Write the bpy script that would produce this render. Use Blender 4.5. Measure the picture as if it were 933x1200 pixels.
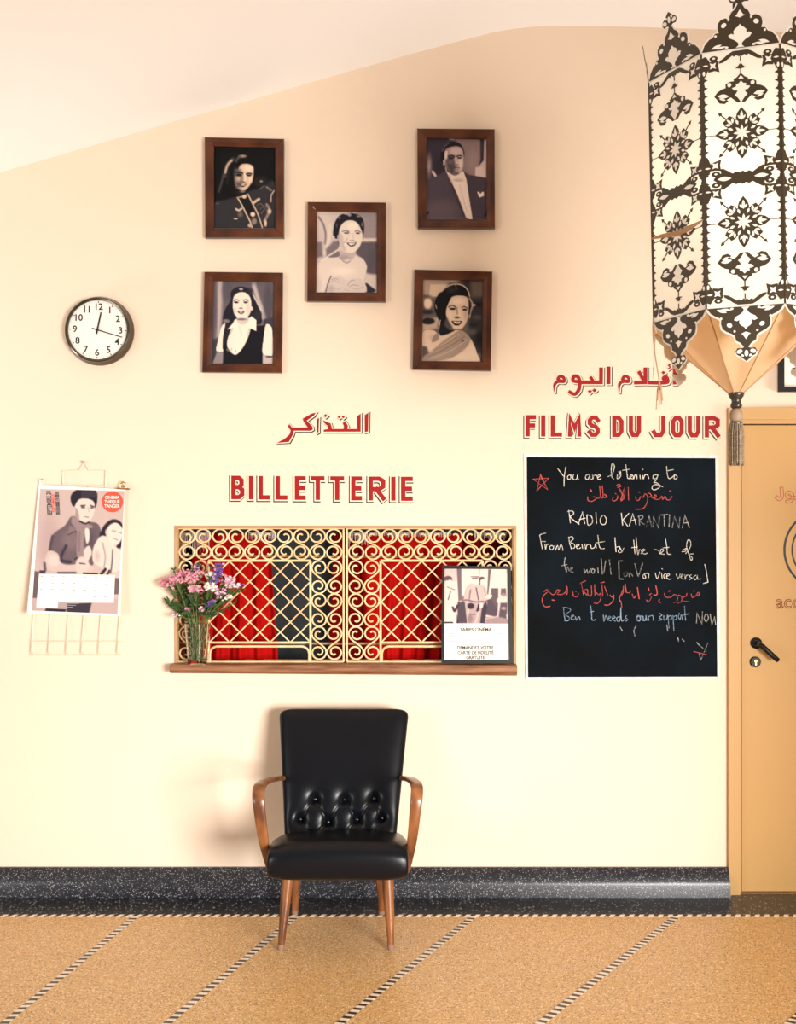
import bpy, bmesh, math, random
import numpy as np
from mathutils import Vector, Matrix
from mathutils.geometry import tessellate_polygon

random.seed(7)
PI = math.pi
for o in list(bpy.data.objects):
    bpy.data.objects.remove(o)
scene = bpy.context.scene
COL = scene.collection

# ------------------------------------------------------------------ camera
F, D, CAMZ, CX, HY = 1200.0, 4.444, 1.59, 466.5, 618.0
cam_data = bpy.data.cameras.new('camera')
cam = bpy.data.objects.new('camera', cam_data)
COL.objects.link(cam)
cam.location = (0, -D, CAMZ)
cam.rotation_euler = (PI / 2, 0, 0)
cam_data.sensor_fit = 'VERTICAL'
cam_data.sensor_height = 36.0
cam_data.lens = 36.0 * F / 1200.0
cam_data.shift_y = (HY - 600.0) / 1200.0
scene.camera = cam

# ------------------------------------------------------------------ world, lights, exposure
world = bpy.data.worlds.new('world')
scene.world = world
world.use_nodes = True
bgn = world.node_tree.nodes['Background']
bgn.inputs[0].default_value = (1.0, 0.93, 0.84, 1)
bgn.inputs[1].default_value = 0.12


def area(name, loc, target, sx, sy, power, color, spread=180):
    l = bpy.data.lights.new(name, 'AREA')
    l.shape = 'RECTANGLE'
    l.size, l.size_y = sx, sy
    l.energy = power
    l.color = color
    l.spread = math.radians(spread)
    o = bpy.data.objects.new(name, l)
    COL.objects.link(o)
    o.location = loc
    d = Vector(target) - Vector(loc)
    o.rotation_euler = d.to_track_quat('-Z', 'Y').to_euler()
    return o


# daylight through the entrance at front right, an added weak fill from front left, two added unseen lamps to brighten the ceiling
area('daylight_entrance', (2.75, -5.7, 1.15), (-0.8, 0, 0.15), 1.9, 1.6, 138, (1.0, 0.965, 0.92), 80)
area('fill_left', (-4.2, -4.6, 1.3), (-0.4, 0, 0.6), 1.6, 1.8, 46, (1.0, 0.965, 0.92), 120)
area('ceiling_fill', (2.52, -0.32, 1.9), (0.2, -0.32, 3.75), 0.3, 0.3, 11, (1.0, 0.985, 0.975), 110)
area('ceiling_fill', (-3.15, -0.40, 1.5), (-0.2, -0.40, 3.6), 0.3, 0.3, 9, (1.0, 0.985, 0.975), 110)
scene.view_settings.view_transform = 'Standard'
scene.view_settings.look = 'None'
scene.view_settings.exposure = -0.17
scene.view_settings.gamma = 1.0
scene.view_settings.use_curve_mapping = False


# ------------------------------------------------------------------ helpers
def W(px, py, y=0.0):
    """point seen at pixel (px, py) on the plane at depth y (0 = wall, minus = nearer)"""
    d = D + y
    return Vector(((px - CX) * d / F, y, CAMZ - (py - HY) * d / F))


def FL(px, py, z=0.0):
    d = F * (CAMZ - z) / (py - HY)
    return Vector(((px - CX) * d / F, d - D, z))


def lin(c):
    return tuple(((x / 12.92) if x <= 0.04045 else ((x + 0.055) / 1.055) ** 2.4) for x in c)


def srgb(r, g, b):
    return lin((r / 255, g / 255, b / 255))


class MB:
    def __init__(self):
        self.v = []
        self.f = []
        self.c = None

    def add(self, vs, fs):
        n = len(self.v)
        self.v += [Vector(p) for p in vs]
        self.f += [tuple(i + n for i in f) for f in fs]

    def box(self, x0, x1, y0, y1, z0, z1):
        vs = [(x, y, z) for x in (x0, x1) for y in (y0, y1) for z in (z0, z1)]
        self.add(vs, [(0, 1, 3, 2), (4, 6, 7, 5), (0, 4, 5, 1), (2, 3, 7, 6), (0, 2, 6, 4), (1, 5, 7, 3)])

    def quadbox(self, q, y0, y1):
        """q: four pixel corners seen at the front plane y0; goes straight back to y1"""
        fr = [W(p[0], p[1], y0) for p in q]
        bk = [Vector((p.x, y1, p.z)) for p in fr]
        self.add(fr + bk, [(0, 1, 2, 3), (7, 6, 5, 4)] + [(i, i + 4, (i + 1) % 4 + 4, (i + 1) % 4) for i in range(4)])

    def tube(self, path, r, n=8, caps=True, closed=False, flat=1.0):
        path = [Vector(p) for p in path]
        m = len(path)
        rs = r if isinstance(r, (list, tuple)) else [r] * m
        rings = []
        up = None
        for i in range(m):
            if closed:
                t = path[(i + 1) % m] - path[i - 1]
            else:
                t = path[min(i + 1, m - 1)] - path[max(i - 1, 0)]
            if t.length < 1e-9:
                t = Vector((0, 0, 1))
            t.normalize()
            if up is None:
                a = Vector((0, 1, 0)) if abs(t.y) < 0.9 else Vector((1, 0, 0))
                up = (a - t * a.dot(t)).normalized()
            else:
                up = up - t * up.dot(t)
                if up.length < 1e-6:
                    a = Vector((1, 0, 0))
                    up = a - t * a.dot(t)
                up.normalize()
            sd = t.cross(up)
            rings.append([path[i] + (up * math.cos(2 * PI * k / n) * flat + sd * math.sin(2 * PI * k / n)) * rs[i] for k in range(n)])
        base = len(self.v)
        for rg in rings:
            self.v += rg
        for i in range(m if closed else m - 1):
            j = (i + 1) % m
            for k in range(n):
                k2 = (k + 1) % n
                self.f.append((base + i * n + k, base + i * n + k2, base + j * n + k2, base + j * n + k))
        if caps and not closed:
            self.f.append(tuple(base + k for k in reversed(range(n))))
            self.f.append(tuple(base + (m - 1) * n + k for k in range(n)))

    def lathe(self, prof, c=(0, 0, 0), axis='z', n=24, cap0=True, cap1=True):
        """prof: list of (r, h)"""
        base = len(self.v)
        c = Vector(c)
        for r, h in prof:
            for k in range(n):
                a = 2 * PI * k / n
                if axis == 'z':
                    self.v.append(c + Vector((r * math.cos(a), r * math.sin(a), h)))
                else:
                    self.v.append(c + Vector((r * math.cos(a), -h, r * math.sin(a))))
        for i in range(len(prof) - 1):
            for k in range(n):
                k2 = (k + 1) % n
                self.f.append((base + i * n + k, base + i * n + k2, base + (i + 1) * n + k2, base + (i + 1) * n + k))
        if cap0:
            self.f.append(tuple(base + k for k in reversed(range(n))))
        if cap1:
            self.f.append(tuple(base + (len(prof) - 1) * n + k for k in range(n)))

    def ell(self, c, r, nu=10, nv=6):
        c = Vector(c)
        rows = []
        for i in range(1, nv):
            th = PI * i / nv
            rows.append([c + Vector((r[0] * math.sin(th) * math.cos(2 * PI * k / nu), r[1] * math.sin(th) * math.sin(2 * PI * k / nu), r[2] * math.cos(th))) for k in range(nu)])
        base = len(self.v)
        self.v.append(c + Vector((0, 0, r[2])))
        for rw in rows:
            self.v += rw
        self.v.append(c - Vector((0, 0, r[2])))
        last = len(self.v) - 1
        for k in range(nu):
            k2 = (k + 1) % nu
            self.f.append((base, base + 1 + k, base + 1 + k2))
            for i in range(nv - 2):
                a = base + 1 + i * nu
                self.f.append((a + k, a + nu + k, a + nu + k2, a + k2))
            a = base + 1 + (nv - 2) * nu
            self.f.append((a + k, last, a + k2))

    def poly(self, pts, fn, thick=None):
        """filled 2D polygon mapped to space by fn(x, y, h); thick: a height for a solid plate"""
        tris = tessellate_polygon([[Vector((p[0], p[1], 0)) for p in pts]])
        n = len(pts)
        if thick is None:
            self.add([fn(p[0], p[1], 0) for p in pts], [tuple(t) for t in tris])
        else:
            vs = [fn(p[0], p[1], thick) for p in pts] + [fn(p[0], p[1], 0) for p in pts]
            fs = [tuple(t) for t in tris] + [tuple(i + n for i in reversed(t)) for t in tris]
            fs += [(i, i + n, (i + 1) % n + n, (i + 1) % n) for i in range(n)]
            self.add(vs, fs)

    def ribbon(self, pts, w, fn, closed=False, cap=0.0):
        pts = [Vector((p[0], p[1])) for p in pts]
        q = [pts[0]]
        for p in pts[1:]:
            if (p - q[-1]).length > 1e-6:
                q.append(p)
        pts = q
        m = len(pts)
        if m < 2:
            return
        if not closed and cap:
            pts[0] = pts[0] + (pts[0] - pts[1]).normalized() * cap
            pts[-1] = pts[-1] + (pts[-1] - pts[-2]).normalized() * cap
        ws = w if isinstance(w, (list, tuple)) else [w] * m
        L, R = [], []
        for i in range(m):
            a = pts[i] - pts[i - 1] if (i > 0 or closed) else pts[1] - pts[0]
            b = pts[(i + 1) % m] - pts[i] if (i < m - 1 or closed) else pts[-1] - pts[-2]
            a = a.normalized(); b = b.normalized()
            na, nb = Vector((-a.y, a.x)), Vector((-b.y, b.x))
            nn = na + nb
            if nn.length < 0.3:
                nn = nb
            nn.normalize()
            k = min(1.0 / max(nn.dot(nb), 0.35), 2.2)
            L.append(pts[i] + nn * ws[i] * 0.5 * k)
            R.append(pts[i] - nn * ws[i] * 0.5 * k)
        # a brush line that crosses itself passes a hair above its earlier part
        vs = [fn(p.x, p.y, i * 2e-6) for i, p in enumerate(L)] + [fn(p.x, p.y, i * 2e-6) for i, p in enumerate(R)]
        fs = []
        for i in range(m if closed else m - 1):
            j = (i + 1) % m
            fs.append((i, j, j + m, i + m))
        self.add(vs, fs)

    def build(self, name, mat, parent=None, smooth=False, angle=40, origin=None):
        org = Vector((0, 0, 0))
        p = parent
        while p is not None:
            org += p.location
            p = p.parent
        loc = Vector((0, 0, 0))
        if parent is None:
            if origin is None:
                if len(self.v):
                    a = np.array([tuple(v) for v in self.v])
                    mn, mx = a.min(0), a.max(0)
                    origin = ((mn[0] + mx[0]) / 2, (mn[1] + mx[1]) / 2, mn[2])
                else:
                    origin = (0, 0, 0)
            loc = Vector(origin)
            org = loc
        me = bpy.data.meshes.new(name)
        me.from_pydata([tuple(v - org) for v in self.v], [], self.f)
        me.validate()
        if self.c is not None:
            at = me.color_attributes.new('print', 'FLOAT_COLOR', 'POINT')
            at.data.foreach_set('color', np.asarray(self.c, dtype=np.float32).ravel())
        bm = bmesh.new()
        bm.from_mesh(me)
        if self.c is None:
            bmesh.ops.recalc_face_normals(bm, faces=bm.faces)
        bm.to_mesh(me)
        bm.free()
        if smooth:
            me.shade_smooth()
            if angle < 180:
                me.set_sharp_from_angle(angle=math.radians(angle))
        if mat is not None:
            me.materials.append(mat)
        o = bpy.data.objects.new(name, me)
        COL.objects.link(o)
        o.location = loc
        o.parent = parent
        return o


def tag(o, label=None, cat=None, group=None, kind=None):
    if label: o['label'] = label
    if cat: o['category'] = cat
    if group: o['group'] = group
    if kind: o['kind'] = kind
    return o


def thing(name, loc, label, cat, group=None):
    o = bpy.data.objects.new(name, None)
    o.empty_display_size = 0.05
    COL.objects.link(o)
    o.location = loc
    return tag(o, label, cat, group)


def spline(pts, sub=6, closed=False):
    pts = [Vector(p) for p in pts]
    n = len(pts)
    out = []
    rng = range(n if closed else n - 1)
    for i in rng:
        if closed:
            p0, p1, p2, p3 = pts[i - 1], pts[i], pts[(i + 1) % n], pts[(i + 2) % n]
        else:
            p0, p1, p2, p3 = pts[max(i - 1, 0)], pts[i], pts[i + 1], pts[min(i + 2, n - 1)]
        for k in range(sub):
            t = k / sub
            out.append(0.5 * ((2 * p1) + (-p0 + p2) * t + (2 * p0 - 5 * p1 + 4 * p2 - p3) * t * t + (-p0 + 3 * p1 - 3 * p2 + p3) * t ** 3))
    if not closed:
        out.append(pts[-1])
    return out


def text_mb(mb, s, size, fn, align='CENTER', outline=None, sx=1.0, bold=0.0):
    """lettering from the built-in font; fn(x, y, h) with y up"""
    cu = bpy.data.curves.new('lettering', 'FONT')
    cu.body = s
    cu.size = size
    cu.align_x = align
    cu.align_y = 'CENTER'
    if outline:
        cu.fill_mode = 'NONE'
        cu.bevel_depth = outline
        cu.bevel_resolution = 0
    cu.resolution_u = 3
    cu.offset = bold
    ob = bpy.data.objects.new('lettering', cu)
    COL.objects.link(ob)
    dg = bpy.context.evaluated_depsgraph_get()
    me = bpy.data.meshes.new_from_object(ob.evaluated_get(dg))
    mb.add([fn(v.co.x * sx, v.co.y, v.co.z) for v in me.vertices], [tuple(p.vertices) for p in me.polygons])
    bpy.data.objects.remove(ob)
    bpy.data.curves.remove(cu)
    bpy.data.meshes.remove(me)


# ------------------------------------------------------------------ materials
def mat(name, color, rough=0.6, spec=0.5, metal=0.0, coat=0.0, bump=None, vary=None, sheen=0.0):
    m = bpy.data.materials.new(name)
    m.use_nodes = True
    nt = m.node_tree
    b = nt.nodes['Principled BSDF']
    b.inputs['Base Color'].default_value = (*color, 1)
    b.inputs['Roughness'].default_value = rough
    b.inputs['Specular IOR Level'].default_value = spec
    b.inputs['Metallic'].default_value = metal
    b.inputs['Coat Weight'].default_value = coat
    b.inputs['Coat Roughness'].default_value = 0.08
    b.inputs['Sheen Weight'].default_value = sheen
    if bump or vary:
        tc = nt.nodes.new('ShaderNodeTexCoord')
    if bump:
        sc, st, dist = bump
        n = nt.nodes.new('ShaderNodeTexNoise')
        n.inputs['Scale'].default_value = sc
        n.inputs['Detail'].default_value = 4
        bp = nt.nodes.new('ShaderNodeBump')
        bp.inputs['Strength'].default_value = st
        bp.inputs['Distance'].default_value = dist
        nt.links.new(tc.outputs['Object'], n.inputs['Vector'])
        nt.links.new(n.outputs['Fac'], bp.inputs['Height'])
        nt.links.new(bp.outputs['Normal'], b.inputs['Normal'])
    if vary:
        sc, c2, stretch = vary
        mp = nt.nodes.new('ShaderNodeMapping')
        mp.inputs['Scale'].default_value = stretch
        n = nt.nodes.new('ShaderNodeTexNoise')
        n.inputs['Scale'].default_value = sc
        n.inputs['Detail'].default_value = 6
        rp = nt.nodes.new('ShaderNodeValToRGB')
        rp.color_ramp.elements[0].position = 0.35
        rp.color_ramp.elements[0].color = (*color, 1)
        rp.color_ramp.elements[1].position = 0.68
        rp.color_ramp.elements[1].color = (*c2, 1)
        nt.links.new(tc.outputs['Object'], mp.inputs['Vector'])
        nt.links.new(mp.outputs['Vector'], n.inputs['Vector'])
        nt.links.new(n.outputs['Fac'], rp.inputs['Fac'])
        nt.links.new(rp.outputs['Color'], b.inputs['Base Color'])
    return m


def terrazzo(name, base, chips, scale, amount, rough, spec=0.5):
    """stone chips of several colours scattered in a ground"""
    m = mat(name, base, rough, spec)
    nt = m.node_tree
    b = nt.nodes['Principled BSDF']
    tc = nt.nodes.new('ShaderNodeTexCoord')
    last = None
    for i, (c, a) in enumerate(zip(chips, amount)):
        vo = nt.nodes.new('ShaderNodeTexVoronoi')
        vo.inputs['Scale'].default_value = scale * (1 + 0.37 * i)
        sp = nt.nodes.new('ShaderNodeSeparateColor')
        nt.links.new(tc.outputs['Object'], vo.inputs['Vector'])
        nt.links.new(vo.outputs['Color'], sp.inputs['Color'])
        gt = nt.nodes.new('ShaderNodeMath'); gt.operation = 'GREATER_THAN'
        gt.inputs[1].default_value = 1 - a
        nt.links.new(sp.outputs[0], gt.inputs[0])
        lt = nt.nodes.new('ShaderNodeMath'); lt.operation = 'LESS_THAN'
        lt.inputs[1].default_value = 0.42
        nt.links.new(vo.outputs['Distance'], lt.inputs[0])
        mu = nt.nodes.new('ShaderNodeMath'); mu.operation = 'MULTIPLY'
        nt.links.new(gt.outputs[0], mu.inputs[0]); nt.links.new(lt.outputs[0], mu.inputs[1])
        mx = nt.nodes.new('ShaderNodeMix'); mx.data_type = 'RGBA'
        nt.links.new(mu.outputs[0], mx.inputs[0])
        if last is None:
            mx.inputs[6].default_value = (*base, 1)
        else:
            nt.links.new(last, mx.inputs[6])
        mx.inputs[7].default_value = (*c, 1)
        last = mx.outputs[2]
    nt.links.new(last, b.inputs['Base Color'])
    return m


def stripes(name, c1, c2, pitch, slant=0.0):
    """alternate tiles along the object's X axis"""
    m = mat(name, c1, 0.35)
    nt = m.node_tree
    b = nt.nodes['Principled BSDF']
    tc = nt.nodes.new('ShaderNodeTexCoord')
    sx = nt.nodes.new('ShaderNodeSeparateXYZ')
    nt.links.new(tc.outputs['Object'], sx.inputs[0])
    ad = nt.nodes.new('ShaderNodeMath'); ad.operation = 'MULTIPLY_ADD'
    nt.links.new(sx.outputs[1], ad.inputs[0]); ad.inputs[1].default_value = slant
    nt.links.new(sx.outputs[0], ad.inputs[2])
    dv = nt.nodes.new('ShaderNodeMath'); dv.operation = 'DIVIDE'
    nt.links.new(ad.outputs[0], dv.inputs[0]); dv.inputs[1].default_value = pitch
    fr = nt.nodes.new('ShaderNodeMath'); fr.operation = 'FRACT'
    nt.links.new(dv.outputs[0], fr.inputs[0])
    gt = nt.nodes.new('ShaderNodeMath'); gt.operation = 'GREATER_THAN'; gt.inputs[1].default_value = 0.5
    nt.links.new(fr.outputs[0], gt.inputs[0])
    mx = nt.nodes.new('ShaderNodeMix'); mx.data_type = 'RGBA'
    nt.links.new(gt.outputs[0], mx.inputs[0])
    mx.inputs[6].default_value = (*c1, 1); mx.inputs[7].default_value = (*c2, 1)
    nt.links.new(mx.outputs[2], b.inputs['Base Color'])
    return m


def print_mat(name, rough=0.45, coat=0.0):
    m = mat(name, (1, 1, 1), rough, 0.12, coat=coat)
    nt = m.node_tree
    a = nt.nodes.new('ShaderNodeVertexColor')
    a.layer_name = 'print'
    nt.links.new(a.outputs['Color'], nt.nodes['Principled BSDF'].inputs['Base Color'])
    return m


def translucent(name, col, tcol, fac, rough=0.5, gloss=0.08):
    m = bpy.data.materials.new(name)
    m.use_nodes = True
    nt = m.node_tree
    nt.nodes.clear()
    out = nt.nodes.new('ShaderNodeOutputMaterial')
    d = nt.nodes.new('ShaderNodeBsdfDiffuse'); d.inputs[0].default_value = (*col, 1)
    t = nt.nodes.new('ShaderNodeBsdfTranslucent'); t.inputs[0].default_value = (*tcol, 1)
    g = nt.nodes.new('ShaderNodeBsdfGlossy'); g.inputs['Roughness'].default_value = rough
    m1 = nt.nodes.new('ShaderNodeMixShader'); m1.inputs[0].default_value = fac
    m2 = nt.nodes.new('ShaderNodeMixShader'); m2.inputs[0].default_value = gloss
    nt.links.new(d.outputs[0], m1.inputs[1]); nt.links.new(t.outputs[0], m1.inputs[2])
    nt.links.new(m1.outputs[0], m2.inputs[1]); nt.links.new(g.outputs[0], m2.inputs[2])
    nt.links.new(m2.outputs[0], out.inputs[0])
    return m


def chalk_mat(name, col, keep=0.45):
    """broken chalk line: chalk where the board's grain took it, board where it did not"""
    m = mat(name, col, 0.95, 0.1)
    nt = m.node_tree
    b = nt.nodes['Principled BSDF']
    tc = nt.nodes.new('ShaderNodeTexCoord')
    n = nt.nodes.new('ShaderNodeTexNoise'); n.inputs['Scale'].default_value = 130; n.inputs['Detail'].default_value = 2
    n2 = nt.nodes.new('ShaderNodeTexNoise'); n2.inputs['Scale'].default_value = 14
    nt.links.new(tc.outputs['Object'], n.inputs['Vector']); nt.links.new(tc.outputs['Object'], n2.inputs['Vector'])
    ad = nt.nodes.new('ShaderNodeMath'); ad.operation = 'ADD'
    nt.links.new(n.outputs['Fac'], ad.inputs[0]); nt.links.new(n2.outputs['Fac'], ad.inputs[1])
    rp = nt.nodes.new('ShaderNodeMapRange')
    rp.inputs[1].default_value = 1.0 - keep * 0.5; rp.inputs[2].default_value = 1.0 + (1 - keep) * 0.35
    nt.links.new(ad.outputs[0], rp.inputs[0])
    mx = nt.nodes.new('ShaderNodeMix'); mx.data_type = 'RGBA'
    nt.links.new(rp.outputs[0], mx.inputs[0])
    mx.inputs[6].default_value = (0.010, 0.014, 0.016, 1); mx.inputs[7].default_value = (*col, 1)
    nt.links.new(mx.outputs[2], b.inputs['Base Color'])
    return m


WALLC = (0.84, 0.682, 0.535)
M = {
    'wall': mat('wall_plaster', WALLC, 0.75, 0.2, bump=(22, 0.12, 0.01)),
    'ceiling': mat('ceiling_plaster', (0.95, 0.945, 0.94), 0.9, 0.1),
    'floor': terrazzo('sand_terrazzo', (0.64, 0.385, 0.155), [(0.78, 0.52, 0.27), (0.36, 0.18, 0.06), (0.92, 0.74, 0.50), (0.16, 0.08, 0.03)], 105, [0.35, 0.3, 0.20, 0.12], 0.36),
    'black_terrazzo': terrazzo('black_terrazzo', (0.008, 0.009, 0.012), [(0.25, 0.25, 0.27), (0.05, 0.055, 0.065), (0.55, 0.53, 0.5)], 95, [0.12, 0.3, 0.05], 0.3),
    'skirting': terrazzo('skirting_terrazzo', (0.010, 0.011, 0.016), [(0.16, 0.16, 0.18), (0.06, 0.064, 0.078), (0.45, 0.44, 0.43)], 150, [0.16, 0.35, 0.10], 0.32),
    'mosaic': stripes('mosaic_strip', (0.80, 0.72, 0.60), (0.05, 0.022, 0.012), 0.033, 0.25),
    'mosaic_border': stripes('mosaic_border', (0.85, 0.78, 0.68), (0.05, 0.022, 0.012), 0.0395, -0.5),
    'frame_wood': mat('frame_wood', (0.042, 0.010, 0.004), 0.36, 0.3, coat=0.1, vary=(9, (0.115, 0.032, 0.011), (1, 1, 1))),
    'frame_edge': mat('frame_edge_wood', (0.012, 0.005, 0.003), 0.3, 0.5, coat=0.3),
    'sill_wood': mat('sill_wood', (0.17, 0.062, 0.024), 0.5, vary=(6, (0.36, 0.17, 0.085), (1, 4, 14))),
    'trim_wood': mat('trim_wood', (0.50, 0.30, 0.14), 0.6, vary=(6, (0.38, 0.21, 0.09), (1, 4, 1))),
    'chair_wood': mat('chair_wood', (0.10, 0.030, 0.010), 0.35, coat=0.25, vary=(6, (0.36, 0.135, 0.042), (3, 3, 0.8))),
    'worn_wood': mat('worn_wood', (0.24, 0.14, 0.09), 0.6),
    'leather': mat('black_leather', (0.0035, 0.0044, 0.0068), 0.30, 0.25, bump=(260, 0.10, 0.002)),
    'button': mat('leather_button', (0.006, 0.0065, 0.008), 0.2, 0.6),
    'grille': mat('cream_gold_paint', (0.86, 0.68, 0.42), 0.4, 0.4, vary=(14, (0.76, 0.50, 0.22), (1, 1, 1))),
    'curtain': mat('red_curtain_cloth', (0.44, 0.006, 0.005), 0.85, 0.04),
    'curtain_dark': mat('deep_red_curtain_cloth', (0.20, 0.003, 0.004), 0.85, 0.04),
    'slate': mat('slate_panel', (0.018, 0.026, 0.030), 0.6),
    'booth': mat('booth_dark', (0.012, 0.009, 0.008), 0.8),
    'lace': mat('white_lace', (0.62, 0.58, 0.56), 0.8),
    'red_paint': mat('red_sign_paint', (0.33, 0.010, 0.010), 0.6, 0.2),
    'black_paint': mat('black_sign_paint', (0.012, 0.009, 0.008), 0.55),
    'cream_paint': mat('cream_sign_paint', (0.88, 0.76, 0.58), 0.6),
    'pink_paint': mat('pink_sign_paint', (0.75, 0.42, 0.32), 0.6),
    'board': mat('blackboard', (0.0035, 0.0045, 0.005), 0.75, 0.06, vary=(3.0, (0.005, 0.010, 0.016), (1, 1, 1))),
    'board_border': mat('board_border_paint', (0.88, 0.82, 0.78), 0.6, vary=(30, (0.72, 0.62, 0.58), (1, 1, 1))),
    'chalk_white': chalk_mat('chalk_white', (0.70, 0.66, 0.58), 0.80),
    'chalk_faint': chalk_mat('chalk_faint', (0.38, 0.37, 0.36), 0.48),
    'chalk_red': chalk_mat('chalk_red', (0.52, 0.09, 0.08), 0.80),
    'chalk_blue': chalk_mat('chalk_blue', (0.26, 0.36, 0.48), 0.66),
    'door': mat('door_paint', (0.55, 0.32, 0.105), 0.5, 0.4, bump=(40, 0.05, 0.005)),
    'door_frame': mat('door_frame_paint', (0.56, 0.335, 0.13), 0.45, 0.3),
    'gap': mat('door_gap', (0.10, 0.045, 0.015), 0.8),
    'black_metal': mat('black_metal', (0.008, 0.0075, 0.007), 0.4, 0.25),
    'brass': mat('brass', (0.55, 0.32, 0.10), 0.3, metal=0.9),
    'steel': mat('steel', (0.55, 0.52, 0.48), 0.3, metal=0.9),
    'clock_rim': mat('clock_rim', (0.10, 0.085, 0.065), 0.22, 0.6, metal=0.8),
    'clock_face': mat('clock_face', (0.88, 0.84, 0.78), 0.4),
    'ink': mat('black_ink', (0.014, 0.012, 0.011), 0.6),
    'grey_ink': mat('grey_ink', (0.30, 0.28, 0.28), 0.6),
    'paper': mat('white_paper', (0.90, 0.85, 0.77), 0.7, 0.2),
    'red_ink': mat('red_ink', (0.72, 0.075, 0.035), 0.6),
    'brown_ink': mat('brown_line_paint', (0.42, 0.10, 0.03), 0.6),
    'clear': mat('pale_wire', (0.82, 0.69, 0.52), 0.35, 0.5),
    'lantern_sheet': translucent('lantern_parchment', (0.96, 0.93, 0.88), (0.95, 0.90, 0.82), 0.45),
    'lantern_inner': translucent('lantern_parchment_lining', (0.66, 0.46, 0.28), (0.55, 0.32, 0.15), 0.30),
    'lantern_white': mat('lantern_white_applique', (0.93, 0.85, 0.75), 0.55),
    'lantern_dark': mat('lantern_cutwork', (0.050, 0.034, 0.018), 0.42, 0.5),
    'turned': mat('dark_turned_wood', (0.030, 0.022, 0.015), 0.35, coat=0.2),
    'bead': mat('taupe_bead', (0.32, 0.22, 0.14), 0.6),
    'tassel': mat('taupe_tassel', (0.17, 0.12, 0.075), 0.85, vary=(60, (0.34, 0.25, 0.16), (1, 1, 5))),
    'cord': mat('tan_cord', (0.42, 0.24, 0.12), 0.8),
    'stem': mat('flower_stem', (0.10, 0.16, 0.035), 0.6),
    'leaf': mat('flower_leaf', (0.014, 0.036, 0.010), 0.6, 0.2, vary=(20, (0.055, 0.10, 0.025), (1, 1, 1))),
    'pink': mat('pink_petal', (0.72, 0.26, 0.34), 0.7, vary=(60, (0.85, 0.50, 0.52), (1, 1, 1))),
    'rose': mat('rose_petal', (0.62, 0.16, 0.28), 0.7, vary=(60, (0.78, 0.36, 0.44), (1, 1, 1))),
    'purple': mat('purple_petal', (0.15, 0.05, 0.36), 0.7, vary=(60, (0.30, 0.14, 0.52), (1, 1, 1))),
    'white_petal': mat('white_petal', (0.88, 0.82, 0.74), 0.7),
    'lilac': mat('lilac_petal', (0.66, 0.38, 0.56), 0.7, vary=(60, (0.82, 0.62, 0.70), (1, 1, 1))),
    'print': print_mat('printed_photo', 0.5),
    'poster': print_mat('printed_calendar', 0.6),
}
g = mat('vase_glass', (0.93, 0.97, 0.93), 0.03, 0.5)
g.node_tree.nodes['Principled BSDF'].inputs['Transmission Weight'].default_value = 1.0
g.node_tree.nodes['Principled BSDF'].inputs['IOR'].default_value = 1.45
M['glass'] = g
g = mat('vase_water', (0.88, 0.93, 0.84), 0.0, 0.5)
g.node_tree.nodes['Principled BSDF'].inputs['Transmission Weight'].default_value = 1.0
g.node_tree.nodes['Principled BSDF'].inputs['IOR'].default_value = 1.33
M['water'] = g


# ================================================================== THE SETTING
def SX(px): return (px - CX) / 270.0
def SZ(py): return CAMZ + (HY - py) / 270.0


K = F / D / 270.0
def SX(px): return (px - CX) * D / F
def SZ(py): return CAMZ - (py - HY) * D / F


XL, XR = -3.2, 2.55
ceil_px = spline([Vector((-400, 318)), Vector((-150, 245)), Vector((0, 202)), Vector((120, 167)), Vector((300, 115)), Vector((450, 72)), Vector((520, 53)), Vector((556, 43.5)),
                  Vector((588, 36)), Vector((620, 31.8)), Vector((660, 30.5)), Vector((760, 32)), Vector((933, 38)), Vector((1160, 44))], 5)
ceil_pts = [(SX(p.x), SZ(p.y)) for p in ceil_px]
ceil_pts[0] = (XL, ceil_pts[0][1]); ceil_pts[-1] = (XR, ceil_pts[-1][1])
ceil_pts = [p for i, p in enumerate(ceil_pts) if XL <= p[0] <= XR]

# back wall with the ticket opening and the doorway
T = 0.16
wx0, wx1, wz0, wz1 = SX(205), SX(605), SZ(778), SZ(616)
dx0, dx1, dz1 = SX(853), 2.46, SZ(479)
outer = [(XL, 0), (dx0, 0), (dx0, dz1), (dx1, dz1), (dx1, 0), (XR, 0)] + [(x, z + 0.02) for x, z in reversed(ceil_pts)]
hole = [(wx0, wz0), (wx0, wz1), (wx1, wz1), (wx1, wz0)]
mb = MB()
allp = outer + hole
tris = tessellate_polygon([[Vector((p[0], p[1], 0)) for p in outer], [Vector((p[0], p[1], 0)) for p in hole]])
n = len(allp)
fs = [tuple(t) for t in tris] + [tuple(i + n for i in reversed(t)) for t in tris]
no = len(outer)
fs += [(i, i + n, (i + 1) % no + n, (i + 1) % no) for i in range(no)]
fs += [(no + i, no + i + n, no + (i + 1) % 4 + n, no + (i + 1) % 4) for i in range(4)]
mb.add([(x, 0, z) for x, z in allp] + [(x, T, z) for x, z in allp], fs)
tag(mb.build('wall_back', M['wall'], origin=(0, 0, 0)), kind='structure')

mb = MB(); mb.box(XR, XR + 0.15, -2.9, T, 0, 3.85)  # unseen side wall, added to shade the door end of the back wall
tag(mb.build('shade_wall_right', M['wall'], origin=(XR, 0, 0)), kind='structure')

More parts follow.
